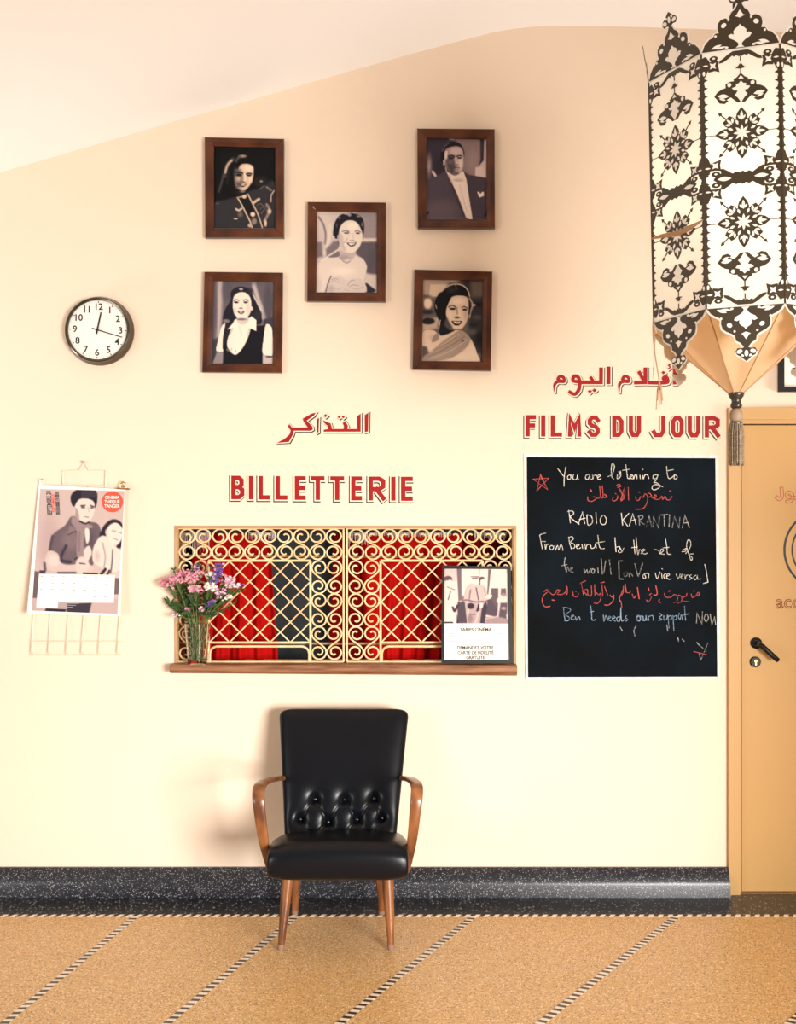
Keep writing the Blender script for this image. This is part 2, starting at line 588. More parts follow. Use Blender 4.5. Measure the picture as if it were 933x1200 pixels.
mb = MB()
m_ = len(ceil_pts)
vs = [(x, 0.16, z) for x, z in ceil_pts] + [(x, -6.0, z) for x, z in ceil_pts] + [(x, 0.16, z + 0.2) for x, z in ceil_pts] + [(x, -6.0, z + 0.2) for x, z in ceil_pts]
fs = []
for i in range(m_ - 1):
    fs += [(i, i + 1, m_ + i + 1, m_ + i), (2 * m_ + i, 3 * m_ + i, 3 * m_ + i + 1, 2 * m_ + i + 1)]
    fs += [(i, 2 * m_ + i, 2 * m_ + i + 1, i + 1), (m_ + i, m_ + i + 1, 3 * m_ + i + 1, 3 * m_ + i)]
fs += [(0, m_, 3 * m_, 2 * m_), (m_ - 1, 3 * m_ - 1, 4 * m_ - 1, 2 * m_ - 1)]
mb.add(vs, fs)
tag(mb.build('ceiling', M['ceiling'], smooth=True, angle=50, origin=(0, 0, 3.7)), kind='structure')

mb = MB(); mb.box(XL - 0.5, XR + 0.15, -7.5, T, -0.1, 0)
tag(mb.build('floor', M['floor'], origin=(0, 0, 0)), kind='structure')

# black terrazzo band in the floor, its mosaic border, the radiating mosaic strips (laid 1 mm proud)
yb = FL(466, 1072).y
mb = MB(); mb.box(XL, XR, yb, -0.005, -0.02, 0.001)
tag(mb.build('trim_1', M['black_terrazzo'], origin=(0, yb, 0)), kind='structure')
mb = MB(); mb.box(XL, XR, yb - 0.021, yb, -0.02, 0.0014)
tag(mb.build('trim_2', M['mosaic_border'], origin=(0, yb - 0.01, 0)), kind='structure')
rays = [((155, 1077), (10, 1195)), ((342, 1078), (195, 1200)), ((550, 1078), (397, 1200)), ((788, 1078), (632, 1200)), ((1074, 1078), (927, 1198)), ((-18, 1078), (-160, 1192))]
for i, (a, b) in enumerate(rays):
    A, B = FL(*a), FL(*b)
    d = (B - A); d.z = 0; d.normalize()
    s = (yb - 0.021 - A.y) / d.y
    A = A + d * s
    L = 2.6
    mb = MB(); mb.box(0, L, -0.0135, 0.0135, -0.01, 0.0012)
    o = mb.build('trim_%d' % (3 + i), M['mosaic'], origin=(0, 0, 0))
    o.location = (A.x, A.y, 0)
    o.rotation_euler = (0, 0, math.atan2(d.y, d.x))
    tag(o, kind='structure')

# skirting: black terrazzo, upright face below a sloped shoulder
prof = [(0.0, 0.0), (-0.052, 0.0), (-0.050, 0.052), (-0.046, 0.066), (-0.020, 0.108), (-0.012, 0.117), (0.0, 0.118)]
mb = MB()
bx0, bx1 = XL, SX(852)
k = len(prof)
nseg = 1
vs = [(bx0, y, z) for y, z in prof] + [(bx1, y, z) for y, z in prof]
fs = [(i, (i + 1) % k, (i + 1) % k + k, i + k) for i in range(k)] + [tuple(range(k)), tuple(reversed(range(k, 2 * k)))]
mb.add(vs, fs)
tag(mb.build('baseboard_back', M['skirting'], smooth=True, angle=35, origin=(0, 0, 0)), kind='structure')

# ticket booth seen through the opening
mb = MB()
bz0, bz1 = wz0 - 0.02, wz1 + 0.12
mb.box(wx0 - 0.35, wx1 + 0.35, 1.15, 1.25, bz0 - 0.9, bz1 + 0.3)
mb.box(wx0 - 0.40, wx0 - 0.30, T, 1.15, bz0 - 0.9, bz1 + 0.3)
mb.box(wx1 + 0.30, wx1 + 0.40, T, 1.15, bz0 - 0.9, bz1 + 0.3)
mb.box(wx0 - 0.40, wx1 + 0.40, T, 1.15, bz1 + 0.2, bz1 + 0.3)
mb.box(wx0 - 0.40, wx1 + 0.40, T, 1.15, bz0 - 0.95, bz0 - 0.85)
tag(mb.build('wall_booth', M['booth'], origin=(0, T, 0)), kind='structure')

# wooden lining of the opening (the window), with its sill
win = tag(bpy.data.objects.new('window_1', None), kind='structure')
COL.objects.link(win); win.location = (SX(404), 0, wz0)
mb = MB()
t = 0.012
mb.box(wx0, wx0 + t, -0.006, T, wz0, wz1); mb.box(wx1 - t, wx1, -0.006, T, wz0, wz1)
mb.box(wx0 + t, wx1 - t, -0.006, T, wz1 - t, wz1)
mb.build('window_frame', M['trim_wood'], win)
sp = [(-0.062, -0.030), (-0.068, -0.020), (-0.068, -0.010), (-0.060, 0.0), (0.10, 0.0), (0.10, -0.036), (-0.055, -0.036)]
mb = MB()
q0, q1 = W(199, 777, -0.06), W(606, 782, -0.06)
vs = []
xs = [q0.x, q1.x]
zz = [wz0 + 0.004, wz0 + 0.002]
for x, z in zip(xs, zz):
    low = 1.0 if x < 0 else 1.25
    vs += [(x, y, z + h * low) for y, h in sp]
k = len(sp)
mb.add(vs, [(i, (i + 1) % k, (i + 1) % k + k, i + k) for i in range(k)] + [tuple(range(k)), tuple(reversed(range(k, 2 * k)))])
# only the front lip oversails the wall: the rest lies in the opening
mb.v = [Vector((min(max(v.x, wx0 + 0.001), wx1 - 0.001), v.y, v.z)) if v.y > 0 else v for v in mb.v]
mb.build('window_sill', M['sill_wood'], win, smooth=True, angle=35)

# door_1: leaf with frame, handle, lock and painted writing
door = tag(bpy.data.objects.new('door_1', None), kind='structure')
COL.objects.link(door); door.location = (1.95, 0, 0)
mb = MB()
fy = -0.02
jl, jr = SX(852.5), SX(869)
tz, tzi = SZ(478.5), SZ(496.5)
mb.box(jl, jr - 0.012, fy, T, 0, tz); mb.box(jr - 0.012, jr, 0.0, T, 0, tzi)          # jamb with a stop bead
mb.box(2.40, dx1 + 0.03, fy, T, 0, tz)
mb.box(jr - 0.012, 2.40, fy, T, tzi + 0.016, tz); mb.box(jr - 0.012, 2.40, 0.0, T, tzi, tzi + 0.016)
mb.build('door_frame', M['door_frame'], door)
mb = MB(); mb.box(jr, jr + 0.006, 0.03, T, 0, tzi); mb.box(jr, 2.40, 0.03, T, tzi - 0.006, tzi); mb.box(jr, 2.4, 0.03, T, 0.0, 0.006)
mb.build('door_gap', M['gap'], door)
mb = MB(); mb.box(jr + 0.006, 2.399, 0.012, 0.055, 0.0065, tzi - 0.006)
leaf = mb.build('door_leaf', M['door'], door)
yl = 0.012
mb = MB()
c = W(886, 753.5, yl)
mb.lathe([(0.0245, 0.0), (0.0245, 0.008), (0.021, 0.012), (0.011, 0.014), (0.010, 0.045)], (c.x, yl, c.z), 'y', 24)
e = W(907, 772, yl)
mb.tube([(c.x, yl - 0.040, c.z), (c.x + 0.012, yl - 0.050, c.z - 0.010), (e.x - 0.01, yl - 0.050, e.z + 0.008), (e.x, yl - 0.046, e.z)], [0.0095, 0.0115, 0.0115, 0.0105], 12)
mb.build('door_handle', M['black_metal'], door, smooth=True)
mb = MB()
c = W(885, 775.5, yl)
mb.lathe([(0.0235, 0.0), (0.0235, 0.006), (0.020, 0.009)], (c.x, yl, c.z), 'y', 24)
esc = mb.build('keyhole_plate', M['black_metal'], door, smooth=True)
mb = MB()
mb.lathe([(0.006, 0.0085), (0.006, 0.011)], (c.x, yl, c.z + 0.004), 'y', 14)
mb.box(c.x - 0.0035, c.x + 0.0035, yl - 0.011, yl - 0.0085, c.z - 0.014, c.z + 0.002)
mb.build('keyhole', M['brass'], esc, smooth=True)
ydp = yl - 0.0006
fnd = lambda x, y, h: W(x, y, ydp - h)
mb = MB()
ring = lambda cx, cy, r, n=64: [(cx + r * math.cos(2 * PI * i / n), cy + r * math.sin(2 * PI * i / n)) for i in range(n)]
mb.ribbon(ring(966, 644.5, 46.5), 2.6, fnd, closed=True)
mb.ribbon(ring(966, 644.5, 37.5), 2.0, fnd, closed=True)
mb.build('painted_ring', M['black_metal'], door)
mb = MB()
cxl, cyl = 909, 706
fnt = lambda x, y, h: W(cxl + x, cyl - y, ydp - abs(h) * 0.0005)
text_mb(mb, 'accès', 22, fnt, 'LEFT', outline=0.45, sx=1.0)
# the word above, drawn as an outline of broad brush letters
def outline_stroke(mb, pts, w, lw, fn):
    P = [Vector(p) for p in pts]
    L, R = [], []
    for i in range(len(P)):
        tdir = (P[min(i + 1, len(P) - 1)] - P[max(i - 1, 0)]).normalized()
        nn = Vector((-tdir.y, tdir.x))
        L.append(P[i] + nn * w / 2); R.append(P[i] - nn * w / 2)
    mb.ribbon([tuple(p) for p in L + R[::-1]], lw, fn, closed=True)
outline_stroke(mb, spline([Vector((916, 571)), Vector((916.5, 582)), Vector((913, 585)), Vector((909.5, 582))], 4), 3.6, 0.9, fnd)
outline_stroke(mb, spline([Vector((921, 588)), Vector((927, 587)), Vector((929, 581)), Vector((925, 577)), Vector((922, 580)), Vector((926, 583)), Vector((945, 583.5))], 4), 3.6, 0.9, fnd)
outline_stroke(mb, spline([Vector((947, 583)), Vector((955, 583)), Vector((950, 576)), Vector((944, 575))], 4), 3.6, 0.9, fnd)
outline_stroke(mb, spline([Vector((966, 583)), Vector((972, 582)), Vector((970, 573))], 4), 3.6, 0.9, fnd)
mb.build('painted_lettering', M['brown_ink'], door)


# ================================================================== LETTERING PAINTED ON THE WALL
CAPS = {
    'B': [[(0, 0), (0, 1)], [(0, 0), (.62, 0), (.92, .12), (.92, .36), (.62, .48), (0, .48)], [(.62, .48), (1, .62), (1, .86), (.66, 1), (0, 1)]],
    'I': [[(.5, 0), (.5, 1)]],
    'L': [[(0, 0), (0, 1), (1, 1)]],
    'E': [[(1, 0), (0, 0), (0, 1), (1, 1)], [(0, .5), (.9, .5)]],
    'T': [[(0, 0), (1, 0)], [(.5, 0), (.5, 1)]],
    'R': [[(0, 1), (0, 0)], [(0, 0), (.66, 0), (.98, .12), (.98, .40), (.66, .53), (0, .53)], [(.45, .53), (1, 1)]],
    'F': [[(1, 0), (0, 0), (0, 1)], [(0, .48), (.85, .48)]],
    'M': [[(0, 1), (0, 0), (.5, .62), (1, 0), (1, 1)]],
    'S': [[(.98, .16), (.72, 0), (.3, 0), (.03, .16), (.03, .34), (.28, .47), (.72, .53), (.97, .68), (.97, .85), (.7, 1), (.28, 1), (0, .84)]],
    'D': [[(0, 0), (0, 1), (.6, 1), (1, .78), (1, .22), (.6, 0), (0, 0)]],
    'U': [[(0, 0), (0, .78), (.26, 1), (.74, 1), (1, .78), (1, 0)]],
    'J': [[(1, 0), (1, .78), (.74, 1), (.2, 1), (0, .82)]],
    'O': [[(.28, 0), (.72, 0), (1, .2), (1, .8), (.72, 1), (.28, 1), (0, .8), (0, .2)]],
}


def widths(gph):
    w_ = gph[2] if isinstance(gph[2], list) else [gph[2]]
    n_ = len(gph[1])
    return (w_ + [w_[-1]] * n_)[:n_] if len(w_) == 1 else [w_[min(len(w_) - 1, int(i * len(w_) / n_))] for i in range(n_)]


def lettering(name, glyphs, label, red, off, gap, black, part='letter'):
    """glyphs: ('s', pts, width) strokes or ('c', pts, width) closed strokes or ('p', pts) filled shapes, in photograph pixels"""
    glyphs = [gph if len(gph) == 4 else (gph[0], gph[1], gph[2] if len(gph) > 2 else 0, 0) for gph in glyphs]
    pts = [p for gph in glyphs for p in gph[1]]
    cx = sum(p[0] for p in pts) / len(pts); cy = max(p[1] for p in pts)
    root = thing(name, W(cx, cy, 0), label, 'lettering', 'red signs painted on the wall')

    def layer(nm, mt, grow, dx, dy, depth, idx, parent):
        mb = MB()
        for gi, gph in enumerate(glyphs):
            if gph[3] != idx: continue
            # every brush stroke lies a hair above the one before it
            fn = lambda x, y, h: W(x + dx, y + dy, -depth - 0.00003 * gi - h)
            if gph[0] == 's':
                mb.ribbon(gph[1], [w_ + 2 * grow for w_ in widths(gph)], fn, cap=grow)
            elif gph[0] == 'c':
                mb.ribbon(gph[1], gph[2] + 2 * grow, fn, closed=True)
            else:
                mb.poly(gph[1], fn)
                if grow:
                    mb.ribbon(gph[1], 2 * grow, lambda x, y, h: fn(x, y, h + 0.00001), closed=True)
        return mb.build(nm, mt, parent)
    for idx in sorted(set(gph[3] for gph in glyphs)):
        face_ = layer(part, red, 0.0, 0, 0, 0.0023, idx, root)
        layer('letter_gap', M['cream_paint'], gap, off[0] * 0.35, off[1] * 0.35, 0.0013, idx, face_)
        layer('letter_shadow', M['black_paint'], black, off[0], off[1], 0.0003, idx, face_)
    return root


def caps(word_boxes, w):
    out = []
    for li, (ch, x0, x1, y0, y1) in enumerate(word_boxes):
        for st in CAPS[ch]:
            h = w / 2
            P = [(x0 + h + u * (x1 - x0 - w) if x1 - x0 > w + 0.5 else (x0 + x1) / 2, y0 + h + v * (y1 - y0 - w)) for u, v in st]
            # strokes that end on the letter's edge run out to it
            if ch == 'O':
                out.append(('c', P, w, li)); continue
            def ext(p, q):
                dx, dy = p[0] - q[0], p[1] - q[1]; l = math.hypot(dx, dy) or 1
                return (p[0] + dx / l * h * 0.96, p[1] + dy / l * h * 0.96)
            if not (ch == 'D'):
                P = [ext(P[0], P[1])] + P[1:-1] + [ext(P[-1], P[-2])]
            else:
                out.append(('c', P[:-1], w, li)); continue
            out.append(('s', P, w, li))
    return out


bx = [('B', 271, 286.5), ('I', 291.5, 297), ('L', 303, 316.5), ('L', 323, 337), ('E', 345.5, 358.5), ('T', 364.5, 380.5), ('T', 387, 403.5), ('E', 411.5, 424.5), ('R', 432, 452), ('I', 458.3, 463.8), ('E', 470, 484)]
lettering('painted_sign', caps([(c, a, b, 557.4 + (a - 271) * 0.006, 585.2 + (a - 271) * 0.009) for c, a, b in bx], 5.2),
          'red painted word BILLETTERIE with black drop shadow above the ticket window', M['red_paint'], (-1.0, 1.3), 1.1, 1.7)
fx = [('F', 616, 628.5), ('I', 634.5, 639), ('L', 645.5, 659), ('M', 665.5, 681.5), ('S', 688.5, 703.5), ('D', 717.5, 731), ('U', 737, 751.5), ('J', 764, 780), ('O', 786.5, 801.5), ('U', 806, 821), ('R', 826, 844)]
lettering('painted_sign', caps([(c, a, b, 486.4 + (a - 616) * 0.006, 511.6 + (a - 616) * 0.006) for c, a, b in fx], 5.0),
          'red painted words FILMS DU JOUR with black shadow above the blackboard', M['red_paint'], (-1.6, 1.5), 0.9, 1.1)

z7 = lambda pts: [(320 + x / 7.177, 470 + y / 7.177) for x, y in pts]
ar1 = [('p', z7([(772, 118), (803, 97), (800, 256), (772, 262)])),
       ('p', z7([(708, 128), (738, 105), (738, 258), (425, 258), (428, 240), (466, 235), (458, 208), (428, 182), (423, 160), (447, 174), (484, 186), (499, 234), (594, 234), (597, 214), (586, 184), (608, 168), (632, 210), (626, 234), (708, 234)])),
       ('p', z7([(541, 134), (556, 122), (572, 134), (556, 147)])), ('p', z7([(576, 134), (591, 122), (606, 134), (591, 147)])),
       ('p', z7([(427, 122), (443, 108), (459, 124), (442, 138)])),
       ('p', z7([(369, 152), (388, 140), (384, 262), (368, 270)])),
       ('p', z7([(250, 148), (325, 105), (362, 97), (345, 122), (284, 165), (332, 214), (336, 238), (318, 250), (176, 250), (166, 286), (134, 344), (30, 353), (95, 320), (138, 282), (150, 250), (126, 214), (136, 192), (160, 222), (292, 222), (256, 172)]))]
lettering('painted_sign', ar1, 'red painted Arabic word for tickets above the word BILLETTERIE', M['red_paint'], (1.3, 1.2), 0.8, 1.2, 'painted_word')

z8 = lambda pts, s=0: [tuple(p) for p in (spline([Vector((640 + x / 5.488, 420 + y / 5.488)) for x, y in pts], s) if s else [Vector((640 + x / 5.488, 420 + y / 5.488)) for x, y in pts])]
w8 = 4.5
ar2 = [('s', z8([(403, 52), (403, 166)]), w8),
       ('s', z8([(355, 58), (354, 154), (205, 154)]), w8), ('s', z8([(284, 118), (300, 140), (300, 154)]), 3.8),
       ('p', z8([(268, 212), (283, 200), (297, 212), (282, 226)])), ('p', z8([(297, 206), (312, 192), (327, 206), (312, 219)])),
       ('s', z8([(222, 150), (180, 146), (174, 128), (188, 113), (208, 122), (217, 150), (212, 200), (185, 230), (145, 212)], 5), 4.2),
       ('s', z8([(118, 148), (78, 138), (90, 116), (112, 122), (116, 148), (75, 150), (55, 172), (55, 218)], 5), [3.6] * 28 + [3.2, 2.8, 2.2, 1.6, 1.1, 0.7]),
       ('s', z8([(828, 62), (828, 168)]), w8),
       ('s', z8([(806, 38), (789, 44), (800, 56), (783, 70)], 4), 1.6),
       ('s', z8([(656, 156), (770, 156), (783, 138), (772, 118), (756, 128), (768, 146), (786, 150)], 4), 4.2),
       ('s', z8([(640, 58), (640, 154), (566, 156)]), w8), ('s', z8([(596, 82), (622, 130), (640, 150)]), 4.2),
       ('p', z8([(742, 92), (756, 80), (770, 92), (756, 104)])),
       ('s', z8([(534, 148), (494, 138), (506, 116), (528, 122), (532, 148), (492, 150), (472, 172), (472, 220)], 5), [3.6] * 28 + [3.2, 2.8, 2.2, 1.6, 1.1, 0.7])]
ar2 = [(g_[0], g_[1], g_[2] if len(g_) > 2 else 0, 0 if i_ < 7 else 1) for i_, g_ in enumerate(ar2)]
lettering('painted_sign', ar2, 'red painted Arabic words above FILMS DU JOUR, partly behind the lantern', M['red_paint'], (1.4, 1.2), 0.8, 1.0, 'painted_word')


# ================================================================== BLACKBOARD
bq = [(617.5, 535.5), (838.5, 537.0), (840.8, 792.8), (619.0, 793.4)]
oq = [(614.0, 532.0), (842.0, 533.5), (844.5, 795.5), (616.0, 796.6)]
yb1 = -0.008
root = thing('blackboard', W(728, 796, 0), 'blackboard with white painted border and coloured chalk writing, left of the door', 'blackboard')
mb = MB(); mb.quadbox(oq, -0.006, -0.0005); mb.build('border', M['board_border'], root)
mb = MB(); mb.quadbox(bq, yb1, -0.005); mb.build('board_surface', M['board'], root)
yc = yb1 - 0.0006
fc = lambda x, y, h: W(x, y, yc)
ZA = lambda ox, oy, pts: [(ox + x / 7.775, oy + y / 7.775) for x, y in pts]
OF = {'A': (612, 530), 'B': (725, 530), 'C': (612, 615), 'D': (725, 615), 'E': (640, 695), 'F': (725, 695)}


def chalk(name, mt, strokes, w=1.15, label=None):
    done = []
    for i, s in enumerate(strokes):
        z = OF[s[0]]
        pts = ZA(z[0], z[1], s[1])
        if len(pts) > 2 and not (len(s) > 2 and s[2] == 'k'):
            pts = [tuple(p) for p in spline([Vector(p) for p in pts], 4)]
        done.append((i, pts, 0.8 * w * (s[3] if len(s) > 3 else 1)))
    # strokes close together make one word; every word is a part
    words = []
    for st in done:
        x0, x1 = min(p[0] for p in st[1]) - 1.9, max(p[0] for p in st[1]) + 1.9
        y0, y1 = min(p[1] for p in st[1]) - 1.0, max(p[1] for p in st[1]) + 1.0
        hit = [w_ for w_ in words if w_[0] < x1 and w_[1] > x0 and w_[2] < y1 and w_[3] > y0]
        new = [x0, x1, y0, y1, [st]]
        for w_ in hit:
            new = [min(new[0], w_[0]), max(new[1], w_[1]), min(new[2], w_[2]), max(new[3], w_[3]), w_[4] + new[4]]
            words.remove(w_)
        words.append(new)
    for w_ in words:
        mb = MB()
        for i, pts, ww in w_[4]:
            mb.ribbon(pts, ww, lambda x, y, h: W(x, y, yc - 0.00006 * (i % 5) - h), cap=0.3)
        tag(mb.build(name, mt, root), label)


chalk('chalk_star', M['chalk_red'], [('A', [(135, 350), (168, 200), (232, 340), (100, 245), (242, 236), (135, 350)], 'k'), ('A', [(165, 215), (180, 240), (215, 305)])], 1.1, 'red chalk star')
chalk('chalk_word', M['chalk_white'], [
    ('A', [(325, 150), (378, 218)]), ('A', [(398, 135), (384, 220), (382, 310)]),
    ('A', [(432, 205), (414, 222), (420, 246), (440, 242), (444, 216), (432, 205), (455, 212)]), ('A', [(468, 205), (462, 236), (476, 250), (498, 240), (505, 204), (508, 240), (515, 246)]),
    ('A', [(612, 202), (585, 208), (578, 238), (600, 246), (616, 212), (618, 244), (635, 246)]), ('A', [(642, 208), (645, 244), (650, 216), (675, 208), (678, 222)]), ('A', [(686, 230), (712, 216), (702, 204), (686, 222), (696, 248), (720, 240)]),
    ('A', [(782, 222), (820, 200), (842, 130), (822, 104), (812, 150), (816, 220), (835, 244)]), ('A', [(868, 205), (866, 240), (880, 236)]), ('A', [(878, 178), (880, 181)]),
    ('B', [(0, 235), (16, 175), (20, 215), (2, 240)]), ('B', [(66, 115), (78, 200), (84, 236), (108, 240)]), ('B', [(36, 165), (100, 155)]), ('B', [(100, 235), (128, 212), (112, 206), (104, 232), (128, 242)]),
    ('B', [(134, 215), (138, 243), (150, 208), (166, 210), (168, 242)]), ('B', [(195, 210), (198, 242)]), ('B', [(218, 155), (222, 158)]), ('B', [(222, 212), (226, 242), (242, 206), (264, 208), (276, 240)]),
    ('B', [(354, 205), (318, 210), (316, 238), (345, 238), (360, 206), (345, 250), (322, 275), (345, 278), (368, 292), (375, 318), (330, 342), (305, 330), (318, 300), (360, 296), (402, 315)]),
    ('B', [(438, 130), (446, 210), (462, 240), (492, 225), (515, 202), (505, 235), (520, 244), (536, 225), (520, 206)]), ('B', [(440, 170), (500, 158)])], 1.1)
chalk('chalk_word', M['chalk_red'], [
    ('A', [(598, 405), (602, 440), (640, 446), (680, 415), (650, 405)]), ('A', [(622, 340), (632, 355)], '', 1.5), ('A', [(676, 418), (712, 408), (706, 308)]), ('A', [(712, 408), (738, 410), (730, 305)]), ('A', [(738, 410), (760, 412), (770, 395), (752, 385), (775, 405)]),
    ('A', [(828, 415), (826, 440), (850, 440), (872, 415), (868, 395)]), ('A', [(850, 375), (856, 380)]), ('A', [(862, 300), (885, 292), (898, 310), (868, 320)]), ('A', [(880, 320), (925, 390)]), ('A', [(925, 340), (900, 440), (922, 425)]),
    ('B', [(8, 335), (50, 420), (20, 425), (55, 395), (56, 325)]), ('B', [(88, 320), (92, 435)]),
    ('B', [(155, 405), (165, 436), (186, 435), (200, 405)]), ('B', [(186, 362), (192, 368)]), ('B', [(200, 405), (225, 410), (240, 378), (262, 400), (262, 450), (225, 512), (155, 518)]), ('B', [(262, 410), (300, 400), (285, 375), (268, 372)]), ('B', [(300, 410), (330, 420), (345, 395), (330, 390), (328, 425), (370, 428), (395, 400), (402, 430), (425, 402), (440, 432), (470, 430), (488, 400)]), ('B', [(465, 350), (480, 358)])], 1.15)
chalk('chalk_word', M['chalk_white'], [
    ('A', [(425, 530), (440, 645)]), ('A', [(415, 540), (455, 535), (470, 560), (440, 592), (520, 655)]), ('A', [(512, 655), (550, 545), (570, 650)], 'k'), ('A', [(520, 612), (575, 600)]), ('A', [(590, 575), (600, 662), (640, 640), (632, 585), (590, 570)]), ('A', [(672, 548), (678, 650)]), ('A', [(732, 575), (712, 610), (720, 652), (755, 655), (768, 610), (745, 572)]),
    ('A', [(905, 555), (915, 665)]), ('B', [(25, 555), (38, 660)]), ('B', [(95, 555), (40, 615), (85, 675)], 'k'), ('B', [(98, 668), (130, 560), (160, 660)], 'k'), ('B', [(105, 625), (160, 612)])], 1.2)
chalk('chalk_word', M['chalk_faint'], [
    ('B', [(185, 580), (192, 665)]), ('B', [(180, 585), (215, 575), (220, 600), (190, 622), (240, 660)]), ('B', [(250, 685), (280, 580), (300, 680)], 'k'), ('B', [(258, 640), (300, 630)]), ('B', [(312, 685), (318, 590), (365, 690), (372, 590)], 'k'), ('B', [(380, 572), (450, 566)]), ('B', [(415, 570), (418, 675)]), ('B', [(465, 570), (460, 680)]), ('B', [(490, 685), (510, 585), (550, 690), (560, 590)], 'k'), ('B', [(580, 690), (605, 575), (645, 685)], 'k'), ('B', [(590, 645), (635, 640)])], 1.3)
chalk('chalk_word', M['chalk_white'], [
    ('C', [(160, 95), (172, 160), (184, 218)]), ('C', [(158, 95), (185, 82), (216, 76)]), ('C', [(172, 152), (212, 152)]), ('C', [(208, 175), (214, 222), (225, 180), (245, 178)]), ('C', [(268, 188), (252, 200), (258, 224), (278, 224), (286, 200), (270, 188)]), ('C', [(298, 190), (304, 228), (322, 188), (334, 226), (352, 180), (366, 200), (372, 232)]),
    ('C', [(425, 110), (432, 165), (448, 215)]), ('C', [(420, 118), (450, 108), (468, 126), (440, 160), (475, 178), (478, 208), (446, 218)]), ('C', [(492, 200), (520, 185), (505, 175), (492, 200), (510, 218), (535, 208)]), ('C', [(545, 180), (552, 215)]), ('C', [(572, 175), (580, 220), (590, 185), (610, 180)]), ('C', [(625, 185), (632, 215), (660, 205), (668, 175), (676, 212)]), ('C', [(690, 95), (700, 180), (716, 216), (748, 215)]), ('C', [(672, 165), (752, 152)]),
    ('C', [(846, 118), (852, 200), (856, 246)], '', 1.3), ('C', [(852, 205), (890, 200), (876, 245), (905, 250), (925, 215)]),
    ('D', [(0, 240), (15, 210), (30, 240), (48, 212)]), ('D', [(138, 140), (150, 265)]), ('D', [(120, 208), (172, 202)]), ('D', [(160, 118), (176, 270), (190, 225), (208, 235), (206, 262)]), ('D', [(218, 245), (240, 228), (224, 222), (216, 250), (236, 266), (262, 258)]),
    ('D', [(330, 225), (362, 232), (378, 262), (388, 222), (412, 232), (385, 262), (415, 268)]), ('D', [(428, 130), (440, 200), (446, 262), (478, 268)]), ('D', [(405, 210), (460, 205)]),
    ('D', [(578, 245), (610, 240), (618, 215), (585, 230)]), ('D', [(612, 262), (655, 200), (655, 150), (632, 140), (620, 200), (645, 280), (660, 325), (672, 300), (640, 270), (685, 264)])], 1.0)
chalk('chalk_word', M['chalk_faint'], [
    ('C', [(392, 300), (385, 360), (405, 430)]), ('C', [(355, 375), (410, 362)]), ('C', [(405, 425), (415, 385), (430, 420)]), ('C', [(440, 410), (460, 395), (445, 390), (442, 425), (466, 432)]), ('C', [(565, 405), (572, 440), (590, 410), (600, 442), (625, 400)]), ('C', [(640, 400), (630, 430), (652, 440), (660, 410), (642, 402)]), ('C', [(690, 395), (694, 440)]), ('C', [(720, 310), (732, 450)]), ('C', [(760, 330), (745, 440)]), ('C', [(795, 320), (810, 450)]),
    ('C', [(915, 330), (880, 330), (885, 492), (920, 495)], 'k', 1.3), ('D', [(75, 425), (48, 440), (55, 470), (78, 462), (80, 430)]), ('D', [(95, 435), (98, 472), (112, 440), (130, 470)]), ('D', [(148, 355), (178, 470)]), ('D', [(222, 345), (180, 472)], '', 1.2)], 1.2)
chalk('chalk_word', M['chalk_white'], [
    ('D', [(238, 445), (222, 465), (232, 490), (248, 480), (238, 445), (275, 448), (270, 490)]), ('D', [(335, 440), (352, 492), (378, 430)]), ('D', [(392, 440), (398, 490)]), ('D', [(395, 400), (400, 404)]), ('D', [(432, 445), (412, 460), (420, 492), (438, 488)]), ('D', [(440, 470), (465, 455), (448, 445), (438, 478), (462, 498), (478, 490)]),
    ('D', [(525, 450), (545, 492), (562, 445)]), ('D', [(565, 475), (590, 460), (578, 450), (568, 480), (592, 495)]), ('D', [(605, 455), (608, 495), (618, 462), (635, 458)]), ('D', [(662, 455), (645, 470), (668, 485), (645, 500)]), ('D', [(705, 460), (685, 475), (695, 500), (712, 490), (718, 460), (722, 495), (750, 492)]),
    ('D', [(785, 360), (800, 420), (815, 522), (772, 535)], 'k', 1.2)], 0.95)
